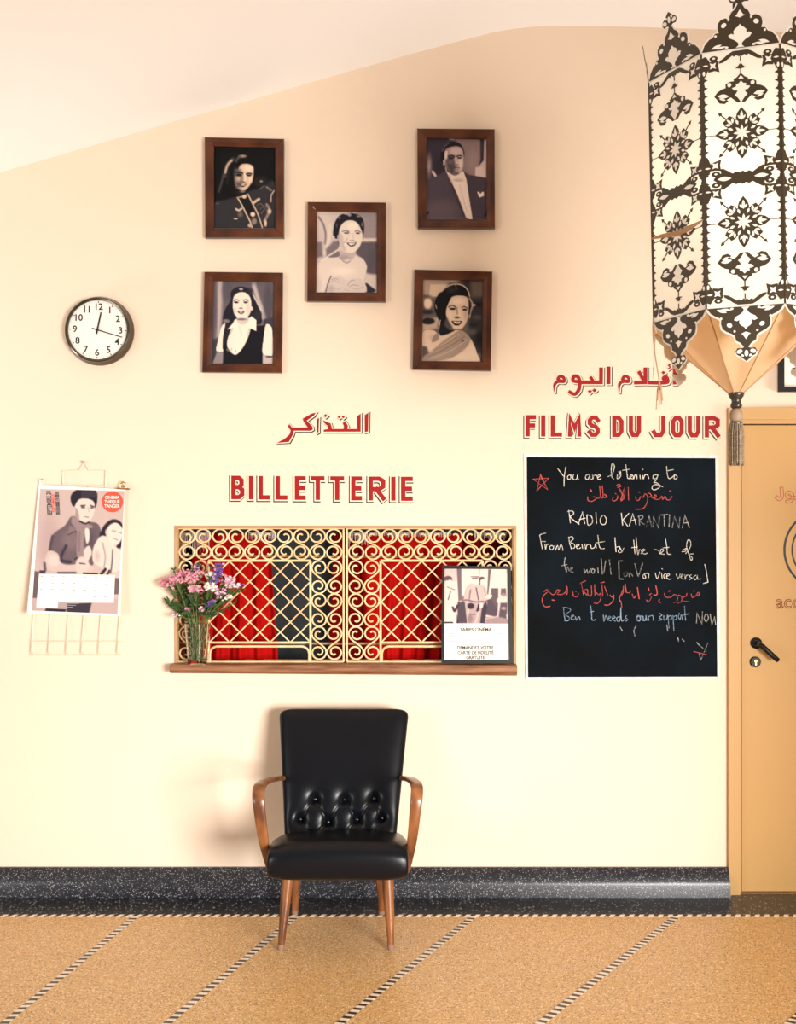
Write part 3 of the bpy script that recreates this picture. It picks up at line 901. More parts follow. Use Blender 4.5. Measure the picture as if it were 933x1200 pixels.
chalk('chalk_word', M['chalk_red'], [
    ('C', [(200, 610), (225, 590), (240, 605), (200, 640), (182, 690), (205, 745), (255, 742)], '', 1.2), ('C', [(240, 605), (275, 635), (300, 628), (320, 590)]), ('C', [(272, 685), (296, 688)], '', 1.4), ('C', [(320, 590), (345, 600), (320, 630), (360, 635), (395, 612), (408, 560), (412, 620), (400, 638)]), ('C', [(462, 610), (470, 650), (500, 655), (515, 625)]), ('C', [(488, 605), (492, 612)]), ('C', [(525, 535), (580, 510)]), ('C', [(540, 540), (560, 640)]), ('C', [(590, 640), (560, 600), (595, 590), (600, 640), (632, 640), (630, 550)]), ('C', [(660, 545), (664, 640)], '', 1.4), ('C', [(678, 620), (700, 640), (712, 625), (718, 670), (690, 715), (655, 712)]), ('C', [(728, 545), (735, 645)]), ('C', [(715, 528), (750, 522)]), ('C', [(750, 560), (780, 640)]), ('C', [(800, 640), (822, 660), (834, 640), (830, 690), (790, 730), (752, 730)], '', 1.2),
    ('C', [(925, 570), (900, 640), (888, 670), (890, 700)]), ('D', [(60, 540), (70, 615)], '', 1.5), ('D', [(45, 560), (40, 625), (10, 650), (8, 680), (22, 700), (30, 750)]), ('D', [(70, 615), (100, 620), (110, 600)]), ('D', [(125, 630), (140, 668), (160, 640)]), ('D', [(172, 570), (188, 675)], '', 1.5),
    ('D', [(272, 575), (278, 600)], '', 1.4), ('D', [(300, 625), (282, 640), (300, 660), (270, 705), (255, 685)]), ('D', [(340, 555), (352, 630), (320, 640)], '', 1.5), ('D', [(375, 680), (365, 695), (385, 710)]),
    ('D', [(418, 625), (430, 658), (475, 660), (505, 635)]), ('D', [(455, 605), (475, 600)], '', 1.3), ('D', [(505, 635), (525, 640), (540, 660), (530, 700), (500, 710)]), ('D', [(545, 640), (575, 655), (572, 700), (540, 715)]), ('D', [(590, 660), (615, 650), (622, 625)]), ('D', [(592, 694), (645, 702)], '', 0.9),
    ('D', [(662, 630), (672, 662), (700, 650), (712, 640), (735, 640), (730, 615), (712, 630)]), ('D', [(684, 600), (690, 604)], '', 1.2)], 1.05)
chalk('chalk_word', M['chalk_blue'], [
    ('E', [(160, 135), (165, 200), (178, 255)]), ('E', [(155, 130), (215, 140), (220, 165), (175, 195), (210, 220), (205, 250), (165, 252)]), ('E', [(225, 225), (255, 205), (232, 205), (232, 240), (260, 235)]), ('E', [(268, 215), (278, 246), (300, 215), (312, 245)]), ('E', [(405, 115), (415, 180), (420, 245), (455, 240)]), ('E', [(400, 175), (435, 165)]),
    ('E', [(522, 200), (528, 255), (545, 205), (560, 250)]), ('E', [(565, 235), (590, 220), (575, 210), (566, 240), (592, 254)]), ('E', [(605, 235), (630, 222), (615, 210), (605, 240), (632, 256)]), ('E', [(672, 215), (645, 225), (650, 255), (675, 245), (682, 130), (688, 250), (715, 240)]), ('E', [(735, 205), (720, 220), (745, 240), (728, 256)]),
    ('E', [(850, 205), (828, 225), (838, 255), (860, 245), (855, 210), (880, 215)]), ('E', [(885, 210), (892, 250), (920, 240)]),
    ('F', [(178, 200), (165, 225), (180, 250), (200, 235), (190, 205)]), ('F', [(215, 205), (218, 248), (245, 240), (250, 205), (256, 248)]), ('F', [(270, 205), (276, 250)]), ('F', [(272, 215), (310, 205), (318, 250)]),
    ('F', [(375, 185), (395, 200), (370, 225), (395, 240), (365, 250)]), ('F', [(412, 205), (415, 245), (440, 235), (445, 200)]), ('F', [(450, 205), (460, 320)]), ('F', [(452, 215), (480, 205), (482, 235), (458, 245)]), ('F', [(495, 205), (505, 345)]), ('F', [(498, 220), (525, 205), (528, 235), (500, 245)]), ('F', [(555, 180), (545, 215), (560, 240), (570, 200)]), ('F', [(578, 200), (582, 245)]), ('F', [(602, 120), (606, 200), (612, 248)]), ('F', [(590, 200), (635, 190)])], 1.05)
chalk('chalk_word', M['chalk_faint'], [
    ('F', [(710, 275), (715, 180), (760, 285), (765, 170)], 'k'), ('F', [(795, 190), (780, 230), (800, 260), (820, 225), (805, 190)]), ('F', [(835, 190), (850, 295), (875, 215), (885, 290)], 'k'),
    ('F', [(160, 300), (140, 340), (150, 390)]), ('F', [(15, 310), (35, 345)]), ('F', [(440, 290), (448, 345)]), ('F', [(540, 405), (548, 440)]), ('F', [(580, 420), (600, 440)]),
    ('F', [(712, 450), (800, 530)]), ('F', [(815, 455), (750, 610), (735, 555)], 'k'), ('F', [(740, 480), (712, 450)])], 1.2)
chalk('chalk_star', M['chalk_red'], [('F', [(685, 532), (740, 545), (802, 562)])], 1.1, 'faint chalk star')


# ================================================================== PRINTED PICTURES
def _sd(px, py, pts):
    n = len(pts)
    d2 = np.full(px.shape, 1e12)
    ins = np.zeros(px.shape, bool)
    for i in range(n):
        x0, y0 = pts[i]; x1, y1 = pts[(i + 1) % n]
        ex, ey = x1 - x0, y1 - y0
        l2 = ex * ex + ey * ey + 1e-9
        t = np.clip(((px - x0) * ex + (py - y0) * ey) / l2, 0, 1)
        d2 = np.minimum(d2, (px - x0 - t * ex) ** 2 + (py - y0 - t * ey) ** 2)
        if y0 != y1:
            c = ((y0 > py) != (y1 > py)) & (px < (x1 - x0) * (py - y0) / (y1 - y0) + x0)
            ins ^= c
    d = np.sqrt(d2)
    return np.where(ins, -d, d)


def _sl(px, py, pts):
    d2 = np.full(px.shape, 1e12)
    for i in range(len(pts) - 1):
        x0, y0 = pts[i]; x1, y1 = pts[i + 1]
        ex, ey = x1 - x0, y1 - y0
        t = np.clip(((px - x0) * ex + (py - y0) * ey) / (ex * ex + ey * ey + 1e-9), 0, 1)
        d2 = np.minimum(d2, (px - x0 - t * ex) ** 2 + (py - y0 - t * ey) ** 2)
    return np.sqrt(d2)


def cm(pts, sub=4, closed=True):
    return [tuple(p) for p in spline([Vector((p[0], p[1])) for p in pts], sub, closed)]


def paint(px, py, base, shapes, seed, grain=0.03):
    """grey picture from soft-edged shapes: ('e' ellipse), ('p' polygon), ('c' curved polygon), ('l' line)"""
    g = np.full(px.shape, float(base))
    for s in shapes:
        k = s[0]
        if k == 'e':
            _, cx, cy, rx, ry, col, soft = s[:7]
            a = math.radians(s[7]) if len(s) > 7 else 0
            u = (px - cx) * math.cos(a) + (py - cy) * math.sin(a)
            v = -(px - cx) * math.sin(a) + (py - cy) * math.cos(a)
            q = np.sqrt((u / rx) ** 2 + (v / ry) ** 2)
            d = (q - 1) * min(rx, ry)
        elif k in 'pc':
            _, pts, col, soft = s[:4]
            d = _sd(px, py, cm(pts) if k == 'c' else pts)
        else:
            _, pts, w, col, soft = s[:5]
            d = _sl(px, py, cm(pts, 4, False) if len(pts) > 2 else pts) - w / 2
        soft = soft * 0.6 if soft <= 16 else soft * 0.85
        al = np.clip(0.5 - d / (2 * max(soft, 1.0)), 0, 1)
        al = al * al * (3 - 2 * al)
        g = g * (1 - al) + col * al
    rs = np.random.RandomState(seed)
    g = g + (rs.rand(*g.shape) - 0.5) * grain
    return np.clip(g, 0, 1)


TONES = {'sepia': [(0.0, (6, 7, 8)), (0.25, (50, 48, 52)), (0.5, (124, 106, 96)), (0.75, (196, 168, 146)), (1.0, (240, 218, 194))],
         'cool': [(0.0, (5, 6, 9)), (0.25, (46, 44, 54)), (0.5, (120, 108, 112)), (0.75, (190, 174, 168)), (1.0, (242, 226, 206))],
         'mauve': [(0.0, (20, 18, 24)), (0.25, (64, 56, 68)), (0.5, (128, 108, 112)), (0.75, (194, 168, 164)), (1.0, (242, 228, 214))]}


def tone(g, nm):
    t = TONES[nm]
    xs = [a for a, _ in t]
    out = np.ones(g.shape + (4,))
    for c in range(3):
        s = np.interp(g, xs, [b[c] for _, b in t]) / 255.0
        out[..., c] = np.where(s <= 0.04045, s / 12.92, ((s + 0.055) / 1.055) ** 2.4)
    return out


def print_grid(name, quad, y, region, zs, nx, ny, base, shapes, tn, mt, parent, seed, gain=1.04, grain=0.03, surf=None, colour=None):
    """picture printed on a sheet whose four corners are seen at quad; shapes in enlarged photograph coordinates"""
    q = [(region[0] + p[0] / zs, region[1] + p[1] / zs) for p in quad]
    U, V = np.meshgrid(np.linspace(0, 1, nx), np.linspace(0, 1, ny))
    def bil(qq):
        x = (1 - U) * (1 - V) * qq[0][0] + U * (1 - V) * qq[1][0] + U * V * qq[2][0] + (1 - U) * V * qq[3][0]
        z = (1 - U) * (1 - V) * qq[0][1] + U * (1 - V) * qq[1][1] + U * V * qq[2][1] + (1 - U) * V * qq[3][1]
        return x, z
    PX, PY = bil(q)
    SXX, SYY = (PX - region[0]) * zs, (PY - region[1]) * zs
    gcol = paint(SXX, SYY, base, shapes, seed, grain)
    col = tone(gcol, tn)
    if colour: col = colour(col, SXX, SYY)
    col[..., :3] *= gain
    mb = MB()
    if surf is None:
        P = [W(a, b, y) for a, b in zip(PX.ravel(), PY.ravel())]
    else:
        P = [surf(u, v) for u, v in zip(U.ravel(), V.ravel())]
    fs = []
    for j in range(ny - 1):
        for i in range(nx - 1):
            a = j * nx + i
            fs.append((a, a + nx, a + nx + 1, a + 1))
    mb.v, mb.f = P, fs
    mb.c = col.reshape(-1, 4)
    return mb.build(name, mt, parent, smooth=True, angle=180)


def picture_frame(region, zs, outer, inner, label, cat='picture', group=None, wood='frame_wood', depth=0.03):
    """mitred wooden frame hung on the wall; outer and inner are four corners (tl, tr, br, bl)"""
    O = [(region[0] + p[0] / zs, region[1] + p[1] / zs) for p in outer]
    I = [(region[0] + p[0] / zs, region[1] + p[1] / zs) for p in inner]
    cx = sum(p[0] for p in O) / 4
    root = thing('picture_frame', W(cx, max(p[1] for p in O), 0), label, cat, group)
    yf, yl = -depth, -depth * 0.55
    def mix(a, b, t): return (a[0] + (b[0] - a[0]) * t, a[1] + (b[1] - a[1]) * t)
    mb = MB()
    # moulding section from the wall out, over the face and down to the rebate; four mitred rails
    sec = [(0.0, 0.0), (0.0, yf * 0.82), (0.06, yf), (0.55, yf * 0.94), (0.84, yf * 0.72), (1.0, yf * 0.66), (1.0, yl * 0.55)]
    edge = MB()
    for i in range(4):
        a, b, ia, ib = O[i], O[(i + 1) % 4], I[i], I[(i + 1) % 4]
        rows = []
        for t, y in sec:
            pa, pb = W(*mix(a, ia, t), yf), W(*mix(b, ib, t), yf)
            rows.append((Vector((pa.x, y, pa.z)), Vector((pb.x, y, pb.z))))
        vs = [p for r in rows for p in r]
        for k in range(len(sec) - 1):
            tgt = edge if k == 0 else mb
            tgt.add([vs[2 * k], vs[2 * k + 1], vs[2 * k + 3], vs[2 * k + 2]], [(0, 1, 2, 3)])
    fr = mb.build('frame', M[wood], root)
    edge.build('frame_edge', M['frame_edge'] if wood == 'frame_wood' else M[wood], root)
    # dark mitre lines at the corners
    ml = MB()
    for i in range(4):
        for k in range(1, len(sec) - 2):
            pa = W(*mix(O[i], I[i], sec[k][0]), yf); pb = W(*mix(O[i], I[i], sec[k + 1][0]), yf)
            ml.tube([(pa.x, sec[k][1] - 0.0002, pa.z), (pb.x, sec[k + 1][1] - 0.0002, pb.z)], 0.0009, 5)
    ml.build('mitre_joint', M['frame_edge'], fr)
    return root, yl * 0.6, O, I


GRP = 'framed portraits above the ticket window'

# --- portrait: dark photograph, braided jacket
R1 = (236, 156)
root, yp, O, I = picture_frame(R1, 9.33, [(33, 40), (902, 58), (902, 1138), (40, 1138)], [(132, 132), (806, 148), (806, 1035), (132, 1035)],
                               'wooden framed dark portrait of long-haired woman in braided jacket, top left of the five', 'picture', GRP)
print_grid('photo_print', [(128, 128), (810, 144), (810, 1040), (128, 1040)], yp, R1, 9.33, 92, 122, 0.05, [
    ('c', [(140, 770), (260, 730), (390, 690), (500, 640), (640, 600), (810, 540), (810, 1045), (130, 1045)], 0.23, 18),
    ('e', 650, 530, 80, 60, 0.14, 30),
    ('c', [(215, 560), (240, 430), (300, 310), (380, 250), (470, 225), (550, 280), (590, 380), (575, 500), (540, 600), (450, 680), (320, 690), (190, 700)], 0.045, 20),
    ('l', [(252, 470), (265, 400), (300, 330), (345, 285)], 40, 0.34, 26), ('l', [(262, 430), (285, 350), (330, 300)], 18, 0.86, 18), ('e', 452, 252, 44, 16, 0.60, 16), ('l', [(380, 310), (395, 280), (420, 258)], 20, 0.42, 20), ('l', [(240, 470), (215, 560), (190, 640)], 22, 0.34, 18),
    ('l', [(300, 420), (280, 560)], 16, 0.16, 16),
    ('c', [(432, 345), (500, 335), (560, 362), (572, 440), (555, 525), (515, 590), (465, 632), (415, 620), (375, 570), (365, 480), (400, 400)], 0.80, 14),
    ('e', 510, 385, 50, 34, 0.93, 30), ('c', [(360, 400), (425, 400), (450, 470), (448, 540), (420, 600), (375, 590)], 0.40, 34), ('e', 405, 500, 26, 30, 0.72, 26), ('e', 535, 510, 20, 34, 0.88, 20),
    ('l', [(380, 428), (425, 430), (455, 440)], 14, 0.10, 10), ('l', [(490, 448), (520, 438), (552, 446)], 14, 0.12, 10), ('e', 412, 458, 30, 13, 0.10, 12), ('e', 522, 462, 24, 11, 0.12, 10),
    ('l', [(472, 440), (478, 500), (470, 528)], 16, 0.92, 12), ('e', 462, 534, 20, 7, 0.34, 9), ('c', [(415, 562), (455, 560), (498, 556), (470, 585), (440, 588)], 0.18, 8), ('e', 458, 567, 30, 6, 0.85, 6),
    ('e', 420, 650, 50, 24, 0.12, 20), ('e', 450, 640, 30, 10, 0.5, 14),
    ('p', [(420, 720), (505, 685), (560, 800), (600, 900), (540, 930)], 0.10, 8),
    ('l', [(395, 705), (440, 780), (490, 880), (535, 970), (555, 1035)], 14, 0.76, 6), ('l', [(510, 668), (560, 770), (620, 890), (668, 1035)], 15, 0.72, 6), ('l', [(395, 705), (455, 690), (510, 668)], 14, 0.62, 8),
    ('e', 470, 695, 24, 20, 0.8, 10), ('l', [(570, 765), (600, 740), (630, 720)], 26, 0.78, 12), ('l', [(380, 830), (410, 845), (440, 825)], 22, 0.78, 12), ('e', 425, 890, 26, 30, 0.42, 18), ('e', 375, 936, 22, 7, 0.88, 6),
    ('e', 562, 888, 26, 26, 0.86, 12), ('e', 578, 965, 28, 34, 0.55, 16), ('e', 530, 1010, 22, 22, 0.7, 12),
    ('l', [(610, 790), (650, 770), (690, 830), (650, 880)], 8, 0.45, 6), ('l', [(640, 830), (700, 800), (720, 900)], 8, 0.4, 6), ('l', [(715, 780), (745, 850), (690, 960)], 26, 0.56, 16), ('e', 745, 855, 22, 28, 0.75, 14), ('e', 702, 985, 14, 36, 0.82, 10),
    ('l', [(795, 630), (765, 680), (760, 750)], 13, 0.72, 8), ('l', [(715, 590), (760, 625)], 22, 0.48, 10), ('l', [(640, 610), (690, 575)], 12, 0.4, 8), ('e', 655, 528, 18, 14, 0.55, 12), ('e', 175, 770, 22, 8, 0.4, 10),
], 'sepia', M['print'], root, 1)

# --- portrait: man in evening dress
R2 = (485, 146)
root, yp, O, I = picture_frame(R2, 9.33, [(38, 38), (886, 45), (890, 1128), (44, 1128)], [(140, 132), (796, 144), (800, 1030), (138, 1030)],
                               'wooden framed portrait of man in dark suit and white tie, top right of the five', 'picture', GRP)
print_grid('photo_print', [(136, 128), (800, 140), (804, 1035), (134, 1035)], yp, R2, 9.33, 92, 122, 0.42, [
    ('p', [(100, 100), (400, 130), (360, 520), (250, 600), (100, 600)], 0.20, 70), ('e', 165, 450, 26, 100, 0.66, 34), ('e', 280, 470, 60, 100, 0.16, 40),
    ('l', [(208, 515), (240, 565)], 26, 0.86, 14), ('p', [(430, 130), (735, 130), (735, 560), (540, 560), (545, 300)], 0.54, 24), ('e', 640, 400, 60, 130, 0.60, 50), ('p', [(380, 130), (440, 130), (440, 165), (390, 165)], 0.75, 14),
    ('p', [(726, 140), (768, 140), (762, 390), (712, 460), (730, 380)], 0.22, 10), ('p', [(772, 140), (810, 140), (810, 600), (750, 575), (700, 470), (766, 390)], 0.80, 10), ('p', [(675, 465), (760, 465), (790, 580), (670, 560)], 0.86, 10),
    ('p', [(120, 610), (250, 565), (350, 505), (390, 570), (480, 780), (575, 1050), (120, 1050)], 0.30, 8), ('p', [(545, 508), (600, 548), (790, 582), (810, 590), (810, 1050), (645, 1050), (600, 780)], 0.28, 8),
    ('e', 300, 950, 200, 120, 0.37, 80), ('l', [(385, 580), (440, 740), (500, 880), (560, 1030)], 14, 0.22, 12),
    ('p', [(352, 508), (440, 560), (542, 508), (575, 600), (602, 780), (645, 1050), (575, 1020), (480, 770), (400, 600)], 0.95, 7), ('l', [(500, 660), (540, 800), (580, 960)], 10, 0.84, 14), ('e', 488, 605, 62, 22, 0.86, 10), ('e', 490, 612, 40, 8, 0.74, 8), ('l', [(380, 560), (420, 640)], 14, 0.72, 12),
    ('c', [(296, 400), (298, 290), (350, 210), (430, 182), (510, 212), (550, 285), (546, 340), (500, 260), (400, 255), (350, 280), (335, 400)], 0.07, 8),
    ('l', [(310, 290), (340, 235), (380, 205)], 8, 0.5, 8),
    ('c', [(345, 280), (430, 238), (512, 248), (544, 320), (540, 420), (520, 500), (465, 558), (408, 540), (360, 470), (336, 400)], 0.60, 8),
    ('e', 460, 290, 70, 40, 0.78, 26), ('e', 508, 420, 32, 90, 0.86, 22), ('l', [(356, 300), (352, 370)], 26, 0.90, 14), ('c', [(360, 380), (430, 390), (450, 470), (430, 540), (380, 500)], 0.30, 26), ('e', 400, 410, 30, 24, 0.42, 18),
    ('l', [(378, 348), (415, 338), (446, 352)], 16, 0.05, 8), ('l', [(474, 348), (500, 338), (524, 346)], 13, 0.06, 8), ('e', 410, 366, 32, 12, 0.10, 10), ('e', 500, 364, 22, 10, 0.12, 8),
    ('l', [(458, 360), (466, 430)], 16, 0.86, 10), ('e', 474, 438, 16, 7, 0.5, 8), ('l', [(440, 474), (475, 468), (502, 474)], 8, 0.22, 6), ('e', 472, 490, 24, 8, 0.62, 8), ('e', 460, 535, 34, 12, 0.36, 12),
    ('l', [(330, 395), (332, 440)], 16, 0.90, 8), ('l', [(350, 470), (358, 510)], 14, 0.7, 8),
    ('p', [(694, 738), (712, 734), (730, 758), (748, 736), (766, 738), (766, 780), (716, 798)], 0.97, 5), ('p', [(134, 960), (180, 950), (134, 1000)], 0.06, 8), ('p', [(800, 940), (770, 990), (800, 1010)], 0.06, 8), ('l', [(140, 1022), (560, 1022)], 10, 0.5, 6),
], 'mauve', M['print'], root, 2)

# --- portrait: smiling woman, bare shoulders
R3 = (356, 232)
root, yp, O, I = picture_frame(R3, 9.33, [(42, 38), (900, 45), (896, 1132), (36, 1126)], [(142, 134), (800, 146), (798, 1030), (136, 1026)],
                               'wooden framed bright portrait of smiling woman with bare shoulders, middle of the five', 'picture', GRP)
print_grid('photo_print', [(138, 130), (804, 142), (802, 1034), (132, 1030)], yp, R3, 9.33, 92, 122, 0.78, [
    ('e', 200, 250, 90, 130, 0.82, 60), ('l', [(165, 210), (215, 290), (240, 400), (235, 500)], 22, 0.52, 16), ('l', [(290, 300), (270, 480), (230, 600)], 40, 0.86, 24), ('p', [(130, 480), (200, 480), (210, 640), (130, 660)], 0.50, 22), ('p', [(240, 560), (330, 470), (400, 480), (380, 560), (250, 640)], 0.50, 24),
    ('p', [(560, 140), (810, 140), (810, 470), (640, 470)], 0.60, 30), ('p', [(640, 440), (810, 440), (810, 475), (630, 475)], 0.84, 16), ('p', [(600, 480), (810, 480), (810, 840), (690, 820), (650, 680), (560, 600)], 0.40, 20), ('e', 735, 700, 50, 110, 0.38, 40), ('p', [(670, 850), (740, 840), (810, 920), (810, 1010), (680, 930)], 0.80, 16), ('p', [(650, 940), (690, 930), (790, 1010), (760, 1040), (630, 1040)], 0.24, 12),
    ('c', [(320, 400), (335, 280), (390, 195), (470, 165), (570, 175), (640, 220), (662, 310), (650, 400), (610, 330), (560, 255), (470, 250), (410, 300), (385, 380), (385, 440), (340, 440)], 0.16, 10),
    ('e', 500, 185, 20, 18, 0.6, 10), ('e', 470, 172, 34, 12, 0.72, 12), ('e', 600, 200, 24, 10, 0.55, 10), ('e', 390, 215, 14, 20, 0.38, 10), ('e', 360, 300, 10, 26, 0.34, 10), ('e', 640, 290, 8, 26, 0.5, 8), ('e', 328, 425, 12, 14, 0.85, 8),
    ('c', [(140, 760), (180, 700), (280, 640), (380, 640), (385, 540), (560, 560), (560, 625), (640, 660), (690, 740), (680, 810), (660, 900), (640, 1050), (120, 1050)], 0.87, 10), ('l', [(190, 690), (290, 620), (375, 565)], 8, 0.95, 5), ('c', [(270, 650), (330, 610), (385, 580), (390, 640)], 0.48, 10),
    ('c', [(390, 560), (440, 590), (530, 600), (560, 570), (556, 640), (480, 710), (410, 660)], 0.72, 18), ('e', 440, 650, 50, 24, 0.66, 18),
    ('c', [(388, 370), (410, 300), (470, 250), (560, 255), (615, 320), (640, 390), (632, 480), (590, 560), (520, 600), (450, 580), (400, 510)], 0.90, 10), ('e', 540, 310, 60, 40, 0.97, 30), ('c', [(385, 400), (420, 400), (440, 500), (460, 580), (420, 560), (390, 480)], 0.76, 22),
    ('l', [(420, 368), (460, 356), (495, 370)], 10, 0.42, 8), ('l', [(562, 366), (590, 358), (622, 372)], 10, 0.42, 8), ('e', 468, 382, 26, 9, 0.12, 7), ('e', 592, 384, 22, 8, 0.14, 7), ('e', 476, 380, 4, 3, 0.9, 3),
    ('l', [(530, 390), (545, 440), (535, 462)], 10, 0.80, 12), ('e', 530, 466, 28, 7, 0.62, 8), ('l', [(480, 440), (462, 470), (440, 490)], 8, 0.66, 8), ('c', [(470, 492), (520, 492), (578, 486), (552, 524), (510, 530)], 0.30, 6), ('c', [(488, 495), (530, 498), (564, 492), (540, 512), (510, 514)], 0.96, 4),
    ('e', 380, 430, 14, 30, 0.7, 10), ('l', [(372, 465), (378, 500)], 9, 0.35, 6), ('e', 448, 512, 9, 8, 0.97, 4),
    ('l', [(395, 645), (430, 690), (470, 712), (510, 690)], 7, 0.55, 5), ('e', 480, 680, 30, 14, 0.82, 8),
    ('c', [(290, 880), (400, 860), (470, 900), (540, 880), (650, 900), (660, 1050), (240, 1050)], 0.82, 10), ('l', [(300, 855), (270, 920), (240, 1030)], 10, 0.22, 7), ('l', [(280, 930), (330, 900), (380, 930)], 8, 0.68, 8), ('l', [(300, 980), (360, 1000), (420, 980)], 8, 0.70, 8), ('e', 300, 990, 36, 40, 0.72, 30), ('l', [(540, 990), (590, 1000), (640, 970)], 7, 0.68, 7), ('l', [(440, 1000), (500, 1010)], 7, 0.72, 7), ('l', [(480, 960), (510, 910), (550, 900)], 6, 0.55, 5), ('l', [(500, 970), (540, 950), (600, 960)], 6, 0.58, 5), ('l', [(310, 890), (350, 880), (380, 900)], 5, 0.55, 5), ('l', [(420, 930), (450, 950)], 6, 0.76, 6),
    ('e', 165, 950, 30, 70, 0.80, 30), ('e', 430, 800, 120, 40, 0.93, 40),
], 'cool', M['print'], root, 3)

# --- portrait: woman in waistcoat and white collar
R4 = (233, 314)
root, yp, O, I = picture_frame(R4, 9.33, [(58, 38), (918, 48), (905, 1145), (34, 1138)], [(158, 134), (820, 146), (808, 1042), (135, 1040)],
                               'wooden framed portrait of woman in black waistcoat and white collar, bottom left of the five', 'picture', GRP)
print_grid('photo_print', [(154, 130), (824, 142), (812, 1046), (131, 1044)], yp, R4, 9.33, 92, 122, 0.42, [
    ('l', [(232, 150), (225, 460), (205, 780)], 56, 0.70, 30), ('e', 320, 240, 60, 120, 0.38, 40), ('e', 180, 500, 20, 300, 0.42, 20), ('l', [(600, 180), (660, 380), (720, 520), (700, 590)], 44, 0.72, 24), ('e', 760, 380, 50, 200, 0.36, 30), ('p', [(700, 560), (810, 540), (810, 700), (700, 640)], 0.30, 20), ('p', [(140, 790), (210, 760), (190, 1000), (140, 1040)], 0.30, 20), ('e', 480, 170, 100, 30, 0.40, 30),
    ('c', [(262, 560), (290, 450), (350, 350), (350, 270), (400, 215), (480, 205), (550, 230), (600, 330), (650, 430), (690, 520), (690, 600), (620, 620), (300, 640)], 0.17, 14), ('l', [(565, 240), (620, 340), (680, 460)], 12, 0.80, 10), ('e', 462, 232, 22, 10, 0.75, 8), ('e', 300, 580, 40, 20, 0.5, 16), ('e', 560, 270, 30, 50, 0.24, 20), ('e', 640, 520, 30, 60, 0.23, 20), ('e', 700, 530, 12, 40, 0.66, 10),
    ('p', [(290, 605), (360, 620), (330, 800), (300, 900), (400, 960), (500, 840), (560, 640), (735, 625), (700, 900), (700, 1060), (250, 1060), (262, 800)], 0.11, 8), ('p', [(290, 605), (360, 620), (320, 790), (264, 860), (264, 720)], 0.19, 12),
    ('c', [(245, 650), (290, 605), (268, 720), (258, 850), (265, 912), (225, 915), (190, 895), (215, 780)], 0.95, 6), ('c', [(735, 620), (790, 640), (806, 720), (812, 945), (740, 955), (695, 920), (708, 780)], 0.95, 6),
    ('p', [(200, 915), (268, 920), (262, 1050), (150, 1050)], 0.56, 10), ('p', [(700, 945), (812, 965), (812, 1050), (700, 1050)], 0.74, 10), ('e', 770, 970, 40, 10, 0.3, 8),
    ('c', [(400, 560), (480, 600), (570, 540), (570, 640), (530, 780), (460, 900), (395, 948), (330, 890), (308, 820), (345, 690)], 0.96, 7), ('p', [(412, 562), (315, 670), (370, 655), (430, 640)], 0.98, 6), ('p', [(575, 528), (628, 570), (630, 690), (552, 655), (520, 620)], 0.98, 6), ('l', [(372, 660), (345, 720)], 8, 0.6, 8), ('l', [(555, 660), (530, 740)], 8, 0.7, 8), ('l', [(440, 640), (470, 720)], 16, 0.88, 14), ('l', [(350, 905), (362, 880)], 6, 0.5, 5), ('l', [(400, 920), (404, 900)], 6, 0.5, 5),
    ('c', [(420, 540), (540, 540), (530, 600), (470, 620), (420, 590)], 0.80, 10),
    ('c', [(372, 400), (385, 310), (440, 268), (510, 270), (560, 320), (575, 400), (565, 480), (520, 550), (465, 568), (410, 530), (380, 470)], 0.93, 9), ('e', 540, 440, 24, 70, 0.84, 20), ('e', 395, 470, 14, 40, 0.82, 14), ('e', 470, 560, 50, 12, 0.45, 12), ('e', 580, 445, 12, 22, 0.85, 8),
    ('l', [(385, 362), (410, 344), (440, 358)], 9, 0.30, 7), ('l', [(488, 358), (515, 344), (542, 360)], 9, 0.30, 7), ('e', 410, 379, 20, 9, 0.14, 7), ('e', 512, 377, 20, 9, 0.16, 7), ('l', [(386, 372), (412, 366), (436, 376)], 6, 0.25, 5), ('l', [(490, 374), (514, 366), (538, 374)], 6, 0.25, 5), ('l', [(470, 390), (472, 430)], 10, 0.84, 8), ('e', 460, 442, 22, 7, 0.40, 7),
    ('c', [(424, 482), (445, 466), (465, 474), (485, 466), (500, 480), (480, 502), (450, 502)], 0.26, 6), ('e', 462, 484, 24, 6, 0.80, 4),
], 'cool', M['print'], root, 4)

